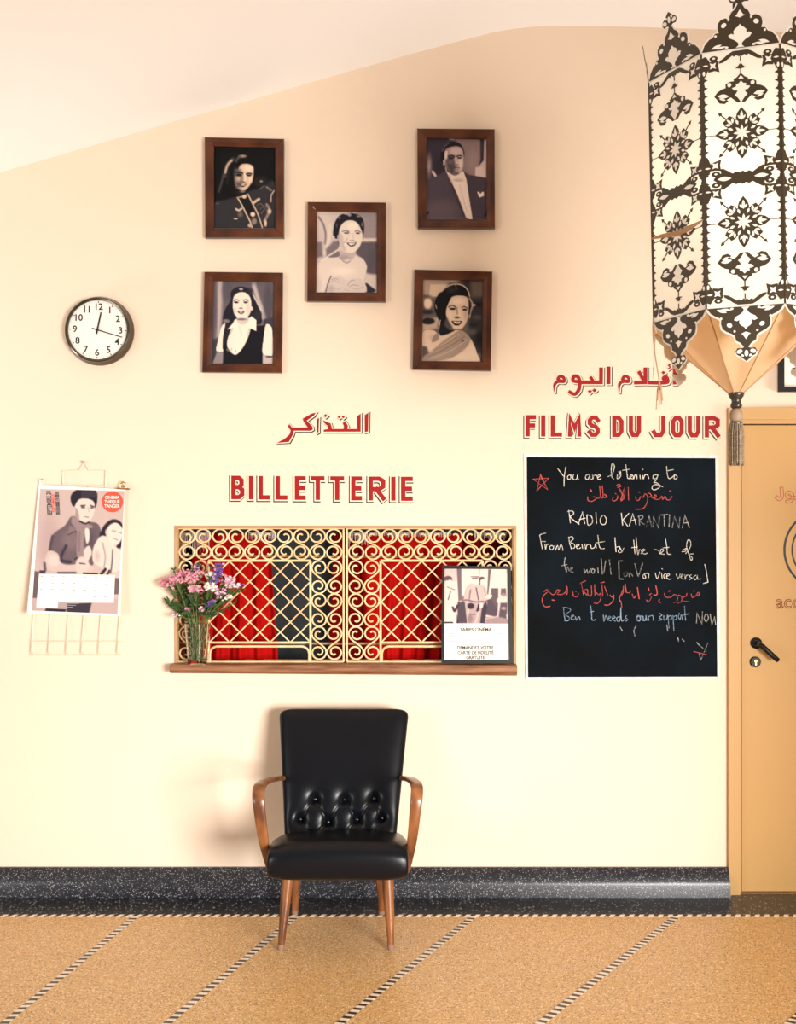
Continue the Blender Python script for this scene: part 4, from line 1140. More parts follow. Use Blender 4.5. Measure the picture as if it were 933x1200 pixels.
# --- portrait: woman in draped gown, looking right
R5 = (480, 312)
root, yp, O, I = picture_frame(R5, 9.33, [(54, 32), (908, 55), (890, 1142), (32, 1126)], [(150, 134), (806, 150), (796, 1038), (138, 1032)],
                               'wooden framed portrait of woman in draped gown looking right, bottom right of the five', 'picture', GRP)
print_grid('photo_print', [(146, 130), (810, 146), (800, 1042), (134, 1036)], yp, R5, 9.33, 92, 122, 0.40, [
    ('p', [(140, 130), (480, 130), (300, 330), (140, 360)], 0.66, 40), ('p', [(230, 200), (420, 200), (300, 330), (210, 330)], 0.80, 16), ('e', 200, 405, 44, 60, 0.88, 18), ('e', 180, 330, 50, 20, 0.40, 20), ('e', 200, 500, 60, 24, 0.20, 20), ('p', [(140, 570), (330, 560), (300, 680), (140, 710)], 0.70, 24), ('e', 205, 600, 70, 36, 0.14, 16), ('e', 480, 150, 60, 24, 0.75, 20),
    ('p', [(540, 130), (820, 130), (820, 1050), (640, 1050), (660, 300)], 0.24, 40), ('p', [(660, 150), (820, 150), (820, 340), (680, 340)], 0.42, 40), ('e', 740, 560, 50, 26, 0.34, 24), ('e', 690, 720, 60, 30, 0.36, 26), ('e', 740, 420, 60, 24, 0.12, 24), ('e', 760, 800, 40, 80, 0.10, 30), ('e', 700, 640, 40, 20, 0.14, 18), ('e', 760, 980, 30, 30, 0.40, 20),
    ('c', [(272, 460), (290, 350), (360, 260), (450, 205), (550, 200), (630, 260), (660, 340), (655, 420), (640, 340), (560, 320), (470, 330), (430, 400), (400, 480), (410, 640), (350, 640), (300, 540)], 0.08, 10), ('l', [(345, 280), (410, 225), (500, 195), (590, 215), (640, 270), (656, 330)], 10, 0.88, 9), ('l', [(500, 205), (520, 250)], 8, 0.55, 8), ('l', [(285, 420), (296, 460)], 8, 0.75, 6), ('e', 470, 260, 60, 30, 0.2, 30), ('l', [(655, 350), (690, 420), (665, 500), (655, 560)], 18, 0.66, 12), ('e', 700, 425, 24, 14, 0.75, 10), ('l', [(660, 440), (650, 520)], 18, 0.08, 8),
    ('c', [(330, 640), (410, 600), (500, 690), (440, 740), (330, 745)], 0.10, 14), ('l', [(335, 590), (318, 690)], 9, 0.85, 6), ('l', [(318, 730), (350, 800)], 8, 0.7, 6),
    ('c', [(130, 740), (260, 700), (330, 760), (420, 740), (530, 700), (640, 760), (700, 850), (735, 950), (730, 1060), (130, 1060)], 0.80, 10), ('e', 250, 780, 40, 30, 0.72, 24), ('c', [(280, 740), (320, 760), (310, 810), (240, 830)], 0.55, 14),
    ('c', [(350, 830), (440, 770), (560, 700), (660, 780), (640, 860), (560, 940), (430, 1010), (130, 1060), (140, 960), (240, 920)], 0.60, 12), ('l', [(200, 950), (380, 850), (540, 740)], 10, 0.74, 8), ('l', [(180, 1000), (400, 900), (600, 770)], 8, 0.46, 8), ('l', [(240, 1010), (460, 920), (630, 800)], 10, 0.72, 8), ('l', [(260, 920), (430, 830), (520, 760)], 7, 0.45, 7), ('e', 585, 818, 18, 8, 0.3, 6, -30), ('p', [(134, 870), (190, 880), (210, 950), (134, 1000)], 0.36, 20), ('c', [(460, 1010), (600, 930), (680, 850), (735, 950), (730, 1060), (400, 1060)], 0.86, 12),
    ('c', [(430, 400), (470, 335), (560, 322), (630, 345), (645, 430), (636, 560), (600, 650), (530, 705), (470, 690), (420, 600), (400, 500)], 0.84, 9), ('e', 540, 380, 60, 36, 0.93, 26), ('e', 450, 530, 34, 60, 0.88, 30), ('c', [(405, 560), (430, 600), (480, 690), (430, 690), (380, 640)], 0.34, 18), ('e', 612, 520, 18, 60, 0.72, 18), ('e', 500, 690, 60, 10, 0.42, 10),
    ('l', [(428, 448), (465, 428), (510, 450)], 11, 0.12, 8), ('l', [(570, 452), (600, 442), (632, 458)], 10, 0.12, 8), ('e', 472, 466, 34, 12, 0.10, 9), ('e', 604, 474, 26, 11, 0.12, 9), ('l', [(520, 460), (522, 520)], 16, 0.58, 12), ('l', [(538, 470), (552, 550)], 12, 0.94, 10), ('e', 520, 560, 30, 12, 0.34, 10),
    ('c', [(460, 596), (510, 600), (572, 600), (550, 640), (510, 650), (480, 634)], 0.10, 7), ('c', [(482, 606), (520, 608), (556, 608), (540, 626), (505, 626)], 0.93, 4), ('e', 515, 672, 30, 10, 0.88, 10),
], 'sepia', M['print'], root, 5)

# --- black framed picture at the right, above the door
mb = MB()
root = thing('picture_frame', W(975, 460, 0), 'black framed picture on the wall above the door, cut by right photo edge', 'picture')
fo, fi = [(914, 404), (1034, 404), (1034, 459), (914, 459)], [(919.5, 409), (1029, 409), (1029, 453.5), (919.5, 453.5)]
for i in range(4):
    a, b, c, d = fo[i], fo[(i + 1) % 4], fi[(i + 1) % 4], fi[i]
    mb.quadbox([a, b, c, d], -0.022, 0.0)
mb.build('frame', M['black_metal'], root)
mb = MB(); mb.quadbox(fi, -0.010, -0.002); mb.build('mount', M['paper'], root)
mb = MB(); mb.quadbox([(940, 418), (1008, 418), (1008, 445), (940, 445)], -0.0112, -0.0098); mb.build('art_print', M['grey_ink'], root)

# ================================================================== CALENDAR ON ITS WIRE RACK
rk = thing('wire_rack', W(90, 772, 0), 'pale wire leaflet rack hung on the wall behind the calendar', 'rack')
mb = MB()
yr = -0.012
mb.tube([W(74, 568, yr), W(73, 552, yr), W(93, 551, yr), W(99, 541, yr), W(104, 551, yr), W(124, 551.5, yr), W(123.5, 569, yr)], 0.0022, 6)
mb.build('hanger', M['clear'], rk)
mb = MB(); c = W(99, 541.5, 0); mb.lathe([(0.003, 0), (0.003, 0.014), (0.006, 0.016), (0.006, 0.018)], (c.x, 0, c.z), 'y', 10); mb.build('nail', M['steel'], rk, smooth=True)
for x in (42, 62, 83, 101, 121, 143):
    mb = MB()
    mb.tube([W(x + 3, 568, -0.008), W(x, 650, -0.008), W(x - 3, 724, -0.010), W(x - 5, 764, -0.022), W(x - 3, 767, -0.030), W(x - 2, 752, -0.034)], 0.0016, 6)
    mb.build('rack_wire', M['clear'], rk)
for y, dep in ((569, -0.008), (752, -0.034), (768, -0.026)):
    mb = MB(); mb.tube([W(36 if y > 700 else 44, y, dep), W(146, y, dep)], 0.0015, 6); mb.build('rack_rail', M['clear'], rk)

cal = thing('calendar', W(86, 721, -0.02), 'paper wall calendar with photo of man and woman, red round badge, below clock', 'calendar')
RC, ZC = (30, 535), 6.315
cq = [(45.5, 568), (146.5, 573.5), (141, 721.5), (31.5, 719.5)]


def cal_pt(u, v, lift=0.0):
    """sheet hanging from the rack, its lower edge curling off the wall"""
    px = (1 - u) * (1 - v) * cq[0][0] + u * (1 - v) * cq[1][0] + u * v * cq[2][0] + (1 - u) * v * cq[3][0]
    py = (1 - u) * (1 - v) * cq[0][1] + u * (1 - v) * cq[1][1] + u * v * cq[2][1] + (1 - u) * v * cq[3][1]
    y = -0.018 - 0.012 * (1 - u) * v - 0.034 * v * v - 0.004 * math.sin(u * PI) - lift
    return W(px, py, y)


def cal_px(px, py, lift=0.0):
    """the same sheet addressed by photograph pixel (inverse bilinear by iteration)"""
    u = v = 0.5
    for _ in range(8):
        ax = cq[0][0] + (cq[3][0] - cq[0][0]) * v; bx = cq[1][0] + (cq[2][0] - cq[1][0]) * v
        u = (px - ax) / (bx - ax)
        ay = cq[0][1] + (cq[1][1] - cq[0][1]) * u; by = cq[3][1] + (cq[2][1] - cq[3][1]) * u
        v = (py - ay) / (by - ay)
    return cal_pt(u, v, lift)


mb = MB()
N = 16
for lift, off in ((0, 0), (-0.0012, 1)):
    mb.v += [cal_pt(i / N, j / N, lift) for j in range(N + 1) for i in range(N + 1)]
st = N + 1
n2 = st * st
for j in range(N):
    for i in range(N):
        a = j * st + i
        mb.f += [(a, a + st, a + st + 1, a + 1), (n2 + a, n2 + a + 1, n2 + a + st + 1, n2 + a + st)]
for i in range(N):
    for a, b in ((i, i + 1), (N * st + i, N * st + i + 1), (i * st, (i + 1) * st), (i * st + N, (i + 1) * st + N)):
        mb.f.append((a, b, b + n2, a + n2))
sheet = mb.build('paper_sheet', M['paper'], cal, smooth=True, angle=60)

ciq = [(108, 240), (733, 255), (680, 1165), (45, 1140)]
pu = [(RC[0] + x / ZC, RC[1] + y / ZC) for x, y in ciq]
def cal_surf(u, v):
    px = (1 - u) * (1 - v) * pu[0][0] + u * (1 - v) * pu[1][0] + u * v * pu[2][0] + (1 - u) * v * pu[3][0]
    py = (1 - u) * (1 - v) * pu[0][1] + u * (1 - v) * pu[1][1] + u * v * pu[2][1] + (1 - u) * v * pu[3][1]
    return cal_px(px, py, 0.0006)
cal_shapes = [
    ('p', [(20, 840), (150, 860), (110, 1050), (20, 1050)], 0.42, 8), ('p', [(640, 880), (720, 880), (700, 1020), (640, 1020)], 0.44, 8), ('p', [(20, 1050), (720, 1050), (720, 1200), (20, 1200)], 0.76, 16), ('e', 180, 640, 80, 200, 0.74, 60),
    ('c', [(345, 440), (430, 480), (520, 490), (555, 540), (540, 640), (500, 800), (400, 830), (250, 780), (180, 690), (200, 580), (290, 510)], 0.42, 8), ('e', 340, 620, 70, 70, 0.50, 50), ('l', [(300, 660), (260, 760), (330, 780)], 20, 0.22, 16), ('e', 480, 640, 30, 100, 0.36, 26), ('l', [(200, 590), (180, 690)], 20, 0.32, 14), ('p', [(325, 510), (390, 540), (310, 580)], 0.52, 8), ('l', [(312, 580), (380, 548)], 6, 0.24, 5),
    ('c', [(350, 440), (400, 480), (470, 500), (500, 520), (450, 550), (430, 640), (440, 760), (380, 740), (380, 560), (340, 490)], 0.60, 10), ('l', [(400, 560), (395, 700)], 14, 0.52, 10), ('c', [(440, 540), (470, 540), (470, 620), (450, 640)], 0.95, 8),
    ('c', [(170, 700), (240, 720), (260, 790), (350, 800), (420, 780), (480, 800), (500, 840), (420, 880), (200, 850), (140, 800)], 0.83, 10), ('l', [(140, 790), (145, 840)], 18, 0.36, 14), ('e', 420, 800, 50, 60, 0.88, 16), ('l', [(400, 790), (440, 795)], 8, 0.25, 6), ('c', [(430, 700), (470, 660), (490, 720), (450, 780)], 0.9, 10), ('l', [(365, 760), (382, 750)], 10, 0.15, 6), ('e', 210, 770, 40, 40, 0.90, 24),
    ('c', [(340, 350), (335, 290), (380, 245), (470, 235), (525, 260), (530, 330), (510, 380), (480, 320), (400, 315), (365, 370)], 0.13, 8), ('p', [(412, 240), (520, 245), (525, 300), (412, 310)], 0.24, 6),
    ('c', [(362, 375), (400, 318), (480, 318), (510, 350), (505, 420), (480, 470), (440, 495), (400, 470), (370, 430)], 0.92, 8), ('c', [(362, 380), (388, 400), (398, 480), (370, 450)], 0.66, 12), ('l', [(410, 365), (440, 362)], 10, 0.2, 7), ('l', [(480, 362), (505, 372)], 9, 0.2, 7), ('e', 425, 378, 16, 6, 0.3, 5), ('e', 490, 380, 12, 6, 0.3, 5), ('l', [(462, 375), (470, 410)], 8, 0.75, 6), ('l', [(438, 445), (465, 450)], 7, 0.5, 5), ('l', [(400, 478), (440, 496), (470, 485)], 12, 0.16, 8), ('e', 362, 405, 8, 22, 0.82, 6),
    ('c', [(545, 590), (580, 510), (640, 465), (700, 480), (725, 540), (715, 660), (660, 690), (700, 600), (640, 540), (590, 590)], 0.14, 8), ('c', [(545, 600), (500, 680), (500, 780), (560, 820), (590, 860), (700, 840), (720, 720), (660, 660), (590, 590)], 0.93, 10), ('l', [(570, 640), (590, 740), (580, 820)], 10, 0.66, 10), ('l', [(645, 690), (640, 780), (630, 860)], 9, 0.30, 8), ('e', 530, 740, 20, 40, 0.8, 18),
    ('c', [(600, 560), (620, 510), (670, 490), (715, 530), (715, 600), (680, 650), (630, 640)], 0.95, 8), ('l', [(640, 550), (668, 552)], 6, 0.5, 5), ('l', [(690, 560), (712, 568)], 6, 0.5, 5), ('l', [(650, 605), (685, 620)], 6, 0.6, 6), ('e', 600, 560, 10, 24, 0.85, 8),
    ('l', [(430, 865), (530, 870)], 14, 0.16, 8), ('l', [(560, 870), (590, 835)], 22, 0.14, 8), ('l', [(605, 875), (620, 845)], 16, 0.2, 8), ('l', [(240, 860), (370, 860)], 14, 0.3, 10), ('l', [(110, 850), (140, 852)], 16, 0.2, 8), ('e', 680, 880, 30, 20, 0.85, 12),
    ('p', [(300, 1130), (150, 1122), (140, 1146), (295, 1152)], 0.16, 5), ('p', [(305, 1090), (490, 1082), (470, 1160), (305, 1156)], 0.24, 8),
]
ph = print_grid('printed_photo', ciq, 0, RC, ZC, 104, 152, 0.80, cal_shapes, 'mauve', M['poster'], sheet, 11, 0.90, 0.02, surf=cal_surf)
fcal = lambda lift: (lambda x, y, h: cal_px(RC[0] + x / ZC, RC[1] + y / ZC, lift))
mb = MB()
def fgrid(mb, q, lift, n=8):
    vs = []
    for j in range(n + 1):
        for i in range(n + 1):
            u, v = i / n, j / n
            x = (1 - u) * (1 - v) * q[0][0] + u * (1 - v) * q[1][0] + u * v * q[2][0] + (1 - u) * v * q[3][0]
            y = (1 - u) * (1 - v) * q[0][1] + u * (1 - v) * q[1][1] + u * v * q[2][1] + (1 - u) * v * q[3][1]
            vs.append(fcal(lift)(x, y, 0))
    mb.add(vs, [(j * (n + 1) + i, (j + 1) * (n + 1) + i, (j + 1) * (n + 1) + i + 1, j * (n + 1) + i + 1) for j in range(n) for i in range(n)])
fgrid(mb, [(100, 868), (662, 876), (652, 1082), (82, 1078)], 0.0012)
fgrid(mb, [(82, 1076), (240, 1078), (236, 1120), (80, 1116)], 0.0012)
mb.build('date_grid', M['paper'], sheet)
mb = MB()
r = random.Random(4)
for j in range(5):
    for i in range(7 if j < 4 else 2):
        x, y = 112 + i * 80 - j * 4, 886 + j * 48 + i * 1.5
        w = 14 + r.random() * 14
        mb.ribbon([(x, y), (x + w, y + 0.5)], 4.5, fcal(0.0018))
mb.build('dates', M['grey_ink'], sheet)
mb = MB()
mb.poly([(642 + 79 * math.cos(2 * PI * i / 40), 335 + 78 * math.sin(2 * PI * i / 40)) for i in range(40)], fcal(0.0014))
bd = mb.build('round_badge', M['red_ink'], sheet)
mb = MB()
for s_, y, sz in (('CINEMA', 304, 33), ('THEQUE', 336, 33), ('TANGER', 368, 33)):
    text_mb(mb, s_, sz, (lambda yy: (lambda x, yv, h: fcal(0.0022)(640 + x, yy - yv, 0)))(y), sx=0.88, bold=0.55)
mb.build('badge_lettering', M['paper'], sheet)
mb = MB()
text_mb(mb, 'SEPTEMBRE 20', 50, lambda x, y, h: fcal(0.0016)(166 - y - x * 0.06 + 10, 345 - x, 0), sx=0.58, bold=1.0)
for k, dx in enumerate((56, 70)):
    text_mb(mb, 'PROGRAMME DU MOIS', 22, (lambda d: (lambda x, y, h: fcal(0.0016)(166 + d - y - x * 0.06 + 8, 345 - x, 0)))(dx), sx=0.75, bold=0.7)
mb.build('month_lettering', M['ink'], sheet)
mb = MB()
text_mb(mb, 'SEPTEMBRE', 36, lambda x, y, h: fcal(0.0016)(205 - y - x * 0.06 + 2, 345 - x, 0), sx=0.75, bold=0.7)
mb.build('month_lettering', M['red_ink'], sheet)
mb = MB()
for k in range(3):
    mb.ribbon([(244, 1084 + k * 14), (395 - k * 22, 1088 + k * 14)], 5, fcal(0.0018))
mb.build('small_print', M['grey_ink'], sheet)

# clips holding the sheet
for px, py, lab, m_ in ((143.5, 570, 'brass bulldog clip on the top right corner of the calendar', 'brass'), (49.5, 564.5, 'pale wire clip on the top left corner of the calendar', 'steel')):
    t_ = thing('paper_clip', W(px, py + 3, -0.02), lab, 'clip', 'clips on the calendar')
    mb = MB()
    if m_ == 'brass':
        mb.quadbox([(137, 571.5), (151, 572.2), (151, 574), (137, 573.2)], -0.030, -0.010)
        mb.build('jaw', M['chair_wood'], t_)
        mb = MB()
        mb.tube([W(141, 572, -0.022), W(141.5, 567, -0.024), W(144, 564.5, -0.026), W(147, 566, -0.026), W(146.5, 569, -0.024), W(148, 572, -0.022)], 0.0028, 6)
        mb.tube([W(142, 570, -0.022), W(146, 569.5, -0.024)], 0.003, 6)
        mb.build('clip_handle', M[m_], t_)
    else:
        mb.tube(spline([W(48, 569, -0.018), W(47.3, 564, -0.022), W(49, 561.5, -0.026), W(51.5, 562.5, -0.024)], 4), 0.0022, 6)
        mb.build('hook', M[m_], t_, smooth=True)

# ================================================================== CLOCK
ck = thing('wall_clock', W(117.5, 428, 0), 'round wall clock with white dial and dark rim above the calendar', 'clock')
c = W(117.3, 388.4, 0)
k = D / F
mb = MB()
mb.lathe([(40.3 * k, 0.0), (40.3 * k, 0.010), (39.6 * k, 0.018), (38.2 * k, 0.030), (37.6 * k, 0.042), (36.4 * k, 0.045), (34.6 * k, 0.043), (34.2 * k, 0.034)], (c.x, 0, c.z), 'y', 72, True, False)
mb.build('clock_rim', M['clock_rim'], ck, smooth=True, angle=30)
mb = MB()
mb.lathe([(34.8 * k, 0.030), (34.8 * k, 0.034)], (c.x, 0, c.z), 'y', 72)
dial = mb.build('dial', M['clock_face'], ck)
def clk(u, v, dep): return Vector((c.x + u * k, -dep, c.z + v * k))
tilt = math.radians(3)
mb = MB()
for hnum in range(1, 13):
    a = PI / 2 - hnum * PI / 6 - tilt * 0.6
    cx_, cy_ = 26.6 * math.cos(a), 26.6 * math.sin(a)
    text_mb(mb, str(hnum), 10.6, (lambda X, Y: (lambda x, y, h: clk(X + x, Y + y, 0.0346)))(cx_, cy_), bold=0.22)
    b = 33.2
    dx, dy = math.cos(a), math.sin(a)
    mb.ribbon([(dx * 31.2, dy * 31.2), (dx * b, dy * b)], 0.9, lambda x, y, h: clk(x, y, 0.0346))
mb.build('numerals', M['ink'], dial)
mb = MB()
for i in range(60):
    a = i * PI / 30
    mb.ribbon([(math.cos(a) * 32.2, math.sin(a) * 32.2), (math.cos(a) * 33.2, math.sin(a) * 33.2)], 0.3, lambda x, y, h: clk(x, y, 0.0345))
mb.build('minute_marks', M['grey_ink'], dial)
def hand(nm, tip, tail, w, dep):
    mb = MB()
    a, b = Vector(tail), Vector(tip)
    d = (b - a).normalized(); nn = Vector((-d.y, d.x))
    P = [a + nn * w * 0.55, a - nn * w * 0.55, b - nn * w * 0.42, b + nn * w * 0.42]
    mb.poly([tuple(p) for p in P], lambda x, y, h: clk(x, y, dep + h), 0.0016)
    mb.build(nm, M['ink'], ck)
hand('hour_hand', (4.1, 20.3), (-1.3, -4.9), 1.7, 0.037)
hand('minute_hand', (28.9, -8.9), (-6.2, 1.7), 1.15, 0.040)
mb = MB(); mb.lathe([(1.5 * k, 0.034), (1.5 * k, 0.0425)], (c.x, 0, c.z), 'y', 16); mb.build('hand_hub', M['ink'], ck)


# ================================================================== TICKET WINDOW
def scroll_path(flip, cx, cy, w=19.6, h=37.0, turns=1.35):
    """S-scroll in pixels: a spiral above and a spiral below joined by a diagonal spine"""
    R = w * 0.47
    top, bot = cy - h / 2 + R, cy + h / 2 - R
    pts = []
    n = 22
    # upper spiral, from its eye outward to the left of the circle
    prof_r = [(0, 1.0), (90, 1.0), (180, 0.93), (270, 0.68), (360, 0.50), (450, 0.36), (486, 0.26)]
    for i in range(n + 1):
        t = i / n
        trav = (1 - t) * 486
        a = math.radians(180 - trav)
        r = R * float(np.interp(trav, [q[0] for q in prof_r], [q[1] for q in prof_r]))
        pts.append((r * math.cos(a), top - r * math.sin(a)))
    p = [(x, y) for x, y in pts]
    low = [(-x, 2 * cy - y) for x, y in reversed(pts)]
    a, b = p[-1], low[0]
    mid = []
    for i in range(1, 8):
        t = i / 8
        # cubic that leaves the upper circle downward and enters the lower circle downward
        c1 = (a[0], a[1] + R * 1.0); c2 = (b[0], b[1] - R * 1.0)
        x = (1 - t) ** 3 * a[0] + 3 * (1 - t) ** 2 * t * c1[0] + 3 * (1 - t) * t * t * c2[0] + t ** 3 * b[0]
        y = (1 - t) ** 3 * a[1] + 3 * (1 - t) ** 2 * t * c1[1] + 3 * (1 - t) * t * t * c2[1] + t ** 3 * b[1]
        mid.append((x, y))
    out = p + mid + low
    return [(cx + (x if not flip else -x), y) for x, y in out]


YG = 0.012
def grille(x0, x1, lx0, lx1, label):
    root = thing('window_grille', W((x0 + x1) / 2, 776, YG), label, 'grille', 'cream painted wrought iron grilles of the ticket window')
    g0, g1 = 619.0, 775.5
    G = lambda x, y, d=0: W(x, y, YG + d)
    rb = 0.0043
    for nm, q in (('frame_bar', [(x0, g0), (x1, g0)]), ('frame_bar', [(x0, g1), (x1, g1)]), ('frame_bar', [(x0, g0), (x0, g1)]), ('frame_bar', [(x1, g0), (x1, g1)])):
        mb = MB(); mb.tube([G(*q[0]), G(*q[1])], rb, 8); mb.build(nm, M['grille'], root)
    nt_ = 10
    wv = (x1 - x0 - 3) / nt_
    for i in range(nt_):
        mb = MB(); cx = x0 + 1.5 + wv * (i + 0.5)
        mb.tube([G(x, y) for x, y in scroll_path(i % 2 == 0, cx, 637.8, wv, 35.5)], 0.0040, 6)
        mb.build('scroll', M['grille'], root, smooth=True)
    for col, (a, b) in enumerate(((x0 + 1.5, lx0 - 1), (lx1 + 1, x1 - 1.5))):
        w_ = (b - a) / 2
        for row in range(3):
            for j in range(2):
                mb = MB()
                mb.tube([G(x, y) for x, y in scroll_path(j == 1, a + w_ * (j + 0.5), 657 + 38.6 * (row + 0.5), w_, 38.2)], 0.0040, 6)
                mb.build('scroll', M['grille'], root, smooth=True)
    # lattice in its own bars
    ly0, ly1 = 657.0, 752.5
    for q in ([(lx0, ly0), (lx1, ly0)], [(lx0, ly0), (lx0, g1)], [(lx1, ly0), (lx1, g1)]):
        mb = MB(); mb.tube([G(*q[0]), G(*q[1])], 0.0052, 8); mb.build('lattice_frame', M['grille'], root)
    mb = MB(); mb.tube([G(lx0, ly1), G(lx1, ly1)], 0.0032, 8); mb.build('lattice_frame', M['grille'], root)
    s = 23.75
    def clip(px, py, dx, dy):
        ts = []
        lo, hi = -1e9, 1e9
        for p, d, a, b in ((px, dx, lx0, lx1), (py, dy, ly0, ly1)):
            t0, t1 = (a - p) / d, (b - p) / d
            lo, hi = max(lo, min(t0, t1)), min(hi, max(t0, t1))
        return lo, hi
    ox, oy = lx0 + 24.5, ly0 + 24.5
    for sgn in (1, -1):
        for k_ in range(-8, 9):
            px, py = ox + s * k_, oy
            lo, hi = clip(px, py, 1, sgn)
            if hi - lo < 4: continue
            mb = MB()
            dd = 0.003 * sgn
            mb.tube([G(px + lo, py + sgn * lo, dd), G(px + hi, py + sgn * hi, dd)], 0.0033, 6)
            mb.build('lattice_bar', M['grille'], root)
    # rounded pass-through below the lattice
    yt, r = 757.5, 9
    P = [(lx0 + 1.5, g1)] + [(lx0 + 1.5 + r - r * math.cos(t), yt + r - r * math.sin(t)) for t in [PI / 2 * i / 8 for i in range(9)]]
    P += [(lx1 - 1.5 - r + r * math.sin(t), yt + r - r * math.cos(t)) for t in [PI / 2 * i / 8 for i in range(9)]] + [(lx1 - 1.5, g1)]
    mb = MB(); mb.tube([G(x, y, -0.004) for x, y in P], 0.0050, 8); mb.build('pass_through_arch', M['grille'], root, smooth=True)
    return root


grille(208.2, 402.6, 244.5, 363.8, 'left half of the wrought iron scroll grille, behind the vase of flowers')
grille(406.6, 601.4, 446.0, 565.5, 'right half of the wrought iron scroll grille, behind the price poster')

# rods behind the grille
for y, lab in ((651, 'wooden curtain rod behind the top scrolls of the ticket window'), (753, 'wooden rail behind the grille just above the pass-through openings')):
    mb = MB()
    a, b = W(208, y, 0.045), W(602, y + 1, 0.045)
    mb.tube([(wx0 + 0.012, 0.045, a.z), ((wx0 + wx1) / 2, 0.045, (a.z + b.z) / 2 - 0.003), (wx1 - 0.012, 0.045, b.z)], 0.0052, 8)
    tag(mb.build('curtain_rod', M['trim_wood'], smooth=True), lab, 'rod', 'wooden rods behind the grilles')


def curtain(name, y, top, bot, folds, amp, mt, label, seed, bulge=0.0, taper=0.0):
    """hanging cloth between two pixel spans (x0, x1, py) seen at depth y"""
    rr = random.Random(seed)
    ph = [rr.random() * 6.28 for _ in range(4)]
    nx, nz = 90, 36
    front, back = [], []
    for j in range(nz + 1):
        v = j / nz
        for i in range(nx + 1):
            u = i / nx
            x = (top[0] + (top[1] - top[0]) * u) * (1 - v) + (bot[0] + (bot[1] - bot[0]) * u) * v
            py = top[2] * (1 - v) + bot[2] * v
            d = amp * (0.5 + 0.6 * v) * (math.sin(2 * PI * folds * u + ph[0] + 0.9 * math.sin(3 * v + ph[1])) + 0.35 * math.sin(2 * PI * folds * 2.3 * u + ph[2] + 2 * v))
            d += -bulge * math.sin(PI * u) * v + 0.006 * math.sin(7 * v + ph[3] + 4 * u)
            p = W(x, py, y); p.y = y + d
            front.append(p); back.append(p + Vector((0, 0.003, 0)))
    st = nx + 1
    n = len(front)
    fs = []
    for j in range(nz):
        for i in range(nx):
            a = j * st + i
            fs.append((a, a + st, a + st + 1, a + 1)); fs.append((n + a, n + a + 1, n + a + st + 1, n + a + st))
    for i in range(nx):
        for a, b in ((i, i + 1), (nz * st + i, nz * st + i + 1)):
            fs.append((a, b, b + n, a + n))
    for j in range(nz):
        for a, b in ((j * st, (j + 1) * st), (j * st + nx, (j + 1) * st + nx)):
            fs.append((a, b, b + n, a + n))
    mb = MB(); mb.v, mb.f = front + back, fs
    o = mb.build(name, mt, smooth=True, angle=70)
    return tag(o, label, 'curtain', 'red curtains inside the ticket booth')


curtain('booth_curtain', 0.16, (226, 316, 614), (222, 328, 800), 4.5, 0.016, M['curtain'], 'red curtain hanging behind the left grille, behind the flowers', 3, 0.03)
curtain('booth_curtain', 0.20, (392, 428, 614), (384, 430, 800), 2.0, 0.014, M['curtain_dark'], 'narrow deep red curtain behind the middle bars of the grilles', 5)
curtain('booth_curtain', 0.17, (422, 545, 614), (428, 520, 800), 5.0, 0.015, M['curtain'], 'red curtain hanging behind the right grille, left of the price poster', 8, 0.02)
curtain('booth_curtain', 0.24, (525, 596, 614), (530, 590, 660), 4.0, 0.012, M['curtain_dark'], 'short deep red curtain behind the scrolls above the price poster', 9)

mb = MB(); mb.quadbox([(306, 600), (402, 600), (402, 800), (306, 800)], 0.30, 0.33)
for yy in (700, 738): mb.quadbox([(308, yy), (400, yy), (400, yy + 1.2), (308, yy + 1.2)], 0.297, 0.30)
tag(mb.build('slate_panel', M['slate']), 'dark slate coloured panel inside the booth, between the red curtains', 'panel')

# lace valance across the top of the booth window
val = thing('lace_valance', W(404, 640, 0.10), 'white fringed lace valance at the top of the booth window', 'valance')
mb = MB(); mb.box(wx0 + 0.013, wx1 - 0.013, 0.098, 0.102, wz1 - 0.035, wz1 - 0.012); mb.build('heading_band', M['booth'], val)
mb = MB(); rr = random.Random(2)
for x0, x1, dep in ((209, 246, 25), (292, 324, 10), (408, 432, 17), (434, 530, 6), (556, 596, 9)):
    x = x0
    while x < x1:
        a = W(x, 622, 0.095)
        l = (dep * (0.55 + 0.5 * rr.random())) / 270
        mb.tube([(a.x, 0.095, wz1 - 0.03), (a.x + rr.uniform(-.004, .004), 0.095 + rr.uniform(-.004, .004), wz1 - 0.03 - l)], [0.0022, 0.0012], 5)
        x += 1.5
tag(mb.build('fringe', M['lace'], val), None, None, None, 'stuff')

# red cloth covered counter inside the booth
mb = MB()
mb.box(wx0 - 0.10, wx1 + 0.10, 0.17, 0.62, wz0 - 0.12, wz0 - 0.035)
mb.box(wx0 - 0.10, wx1 + 0.10, 0.17, 0.178, wz0 - 0.85, wz0 - 0.12)
tag(mb.build('booth_counter', M['curtain_dark']), 'dark red cloth covered counter inside the ticket booth', 'counter')

